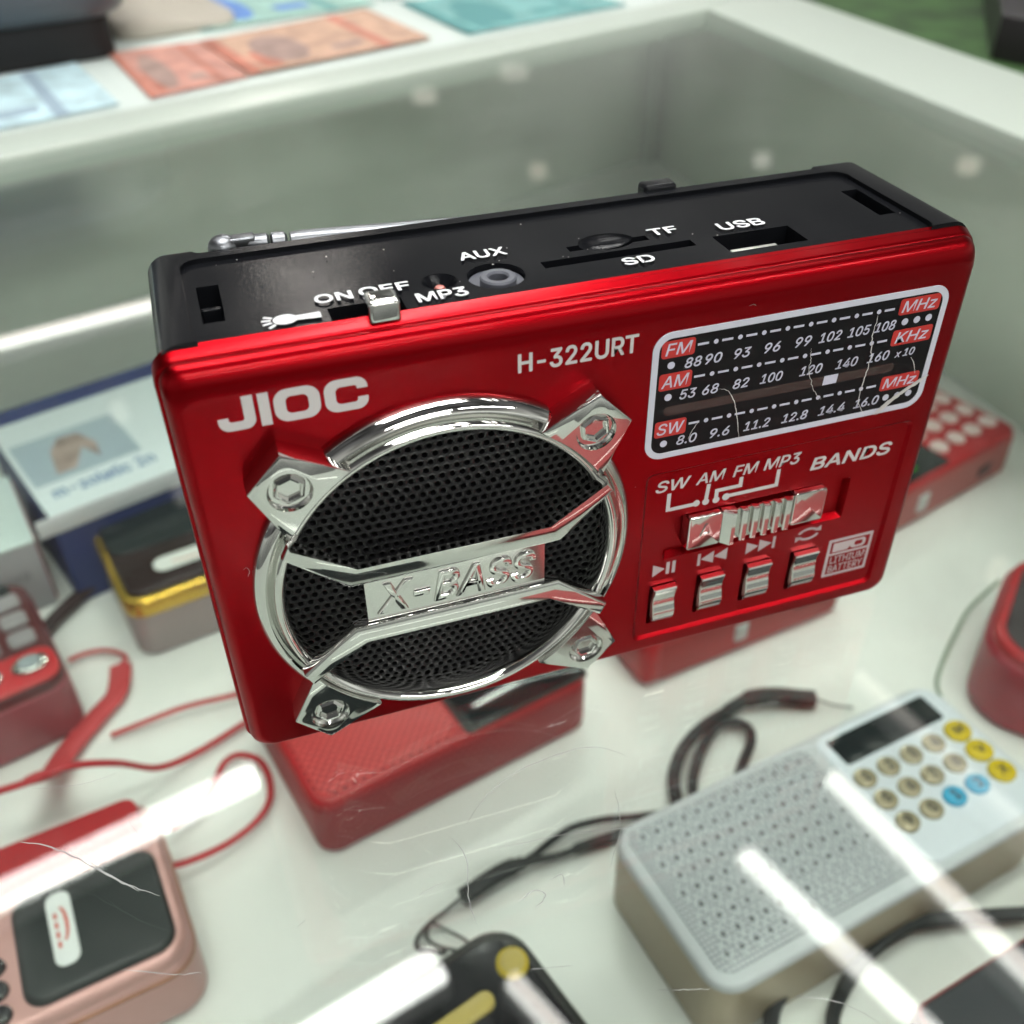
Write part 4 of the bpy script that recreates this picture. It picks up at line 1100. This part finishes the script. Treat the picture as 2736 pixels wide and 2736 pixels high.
bm = NB(); slab(bm, 60, 90, -0.9, -0.1, 22, 36, 6, 0.1, 0.1); build('side_print', bm, mat('violet_print', (0.13, 0.04, 0.17), 0.5), bx, smooth=0)
b2 = thing('carton', 'plain white carton with grey front cut by the left edge of the photo', 'box', (-136, 234, SZ), 14)
build('box_body', slab(NB(), -120, 0, 0, 52, 0, 33, 0.6, 0.2, 0.2), mat('pale_grey_card', (0.42, 0.41, 0.43), 0.45), b2, smooth=20)
build('lid_print', slab(NB(), -120.2, 0.2, -0.2, 52.2, 32.9, 33.5, 0.6, 0, 0.1), mat('pale_aqua_card', (0.62, 0.72, 0.70), 0.4), b2, smooth=20)
bm = NB(); slab(bm, 0.05, 0.9, 2, 50, 1, 32, 0.2, 0.1, 0.1); build('edge_stripe', bm, mat('dusty_pink_print', (0.38, 0.15, 0.16), 0.5), b2, smooth=0)
bm = NB(); text_into(bm, 'xx-xxxx2', -30, -6, 0, 3.5, 0, th=0.2, f=lambda u, v, w: Vector((u, -0.3 - w, v + 17))); build('box_lettering', bm, mat('grey_ink', (0.25, 0.25, 0.26), 0.5), b2, smooth=0)

# --- red lanyards
bm = NB()
tube(bm, spline([(-112, 186, 3), (-112.5, 178, 3), (-114, 171, 3), (-119, 164.5, 3), (-125, 157, 3), (-130.5, 148, 4), (-133.5, 136, 9), (-133, 124, 20), (-131.5, 116, 31.5)]), [4.0] * 24 + [4.2] * 41, flat=0.22)
tube(bm, spline([(-112, 186, 3), (-110, 190, 3), (-116, 195.5, 3), (-124, 197, 3), (-131, 195, 3)]), 0.9)
tube(bm, spline([(-116, 151.5, 3), (-104, 153, 4), (-90, 154.5, 5), (-74, 154.5, 5), (-60, 156, 4)]), 1.0)
tag(build('lanyard', bm, RIBBON, None, loc=(0, 0, SZ)), 'wide pinkish red ribbon lanyard lying beside the keypad radio', 'lanyard', 'red lanyards on the shelf')
bm = NB()
tube(bm, spline([(-146, 113, 31.5), (-134, 113.5, 32), (-122, 116, 31.5), (-110, 119.5, 24), (-100, 125.5, 10), (-89, 132.5, 4), (-73, 140.5, 3), (-58, 148, 3)]), 1.15)
tube(bm, spline([(-82, 120, 4), (-79, 125.5, 4), (-74, 127.2, 4), (-68, 123, 4), (-65.5, 115, 4), (-66.5, 105, 4), (-72, 97, 5), (-82, 91, 6), (-94, 88, 7), (-102, 88, 8)]), 1.15)
tube(bm, spline([(-82, 120, 4), (-88, 110, 5), (-97, 101, 8)]), 1.1)
tag(build('lanyard', bm, CORD_RED, None, loc=(0, 0, SZ)), 'thin bright red cord looping between the rose radio and the red radio', 'lanyard', 'red lanyards on the shelf')

# --- goods nearer the customer, seen only as images in the chrome
r9 = thing('pocket_radio', 'red radio on the shelf below the camera, mirrored in the chrome keys', 'radio', (66, -272, SZ), 9, RADIO_GROUP)
build('body', slab(NB(), 0, 205, 0, 122, 0, 22, 8, 3, 2, seg=4), REDS, r9)
build('top_plate', slab(NB(), 0.5, 204.5, 0.5, 121.5, 21.6, 25, 8, 0, 2), mat('rosy_red_plastic', (0.50, 0.05, 0.06), 0.4), r9)
r10 = thing('pocket_radio', 'black radio on the shelf below the camera, mirrored in the lower chrome bracket', 'radio', (-84, -172, SZ), 12, RADIO_GROUP)
build('body', slab(NB(), 0, 96, 0, 52, 0, 24, 8, 3, 2, seg=4), BG, r10)
build('top_plate', slab(NB(), 3, 93, 3, 49, 23.6, 26, 6, 0, 1), SCREEN, r10)
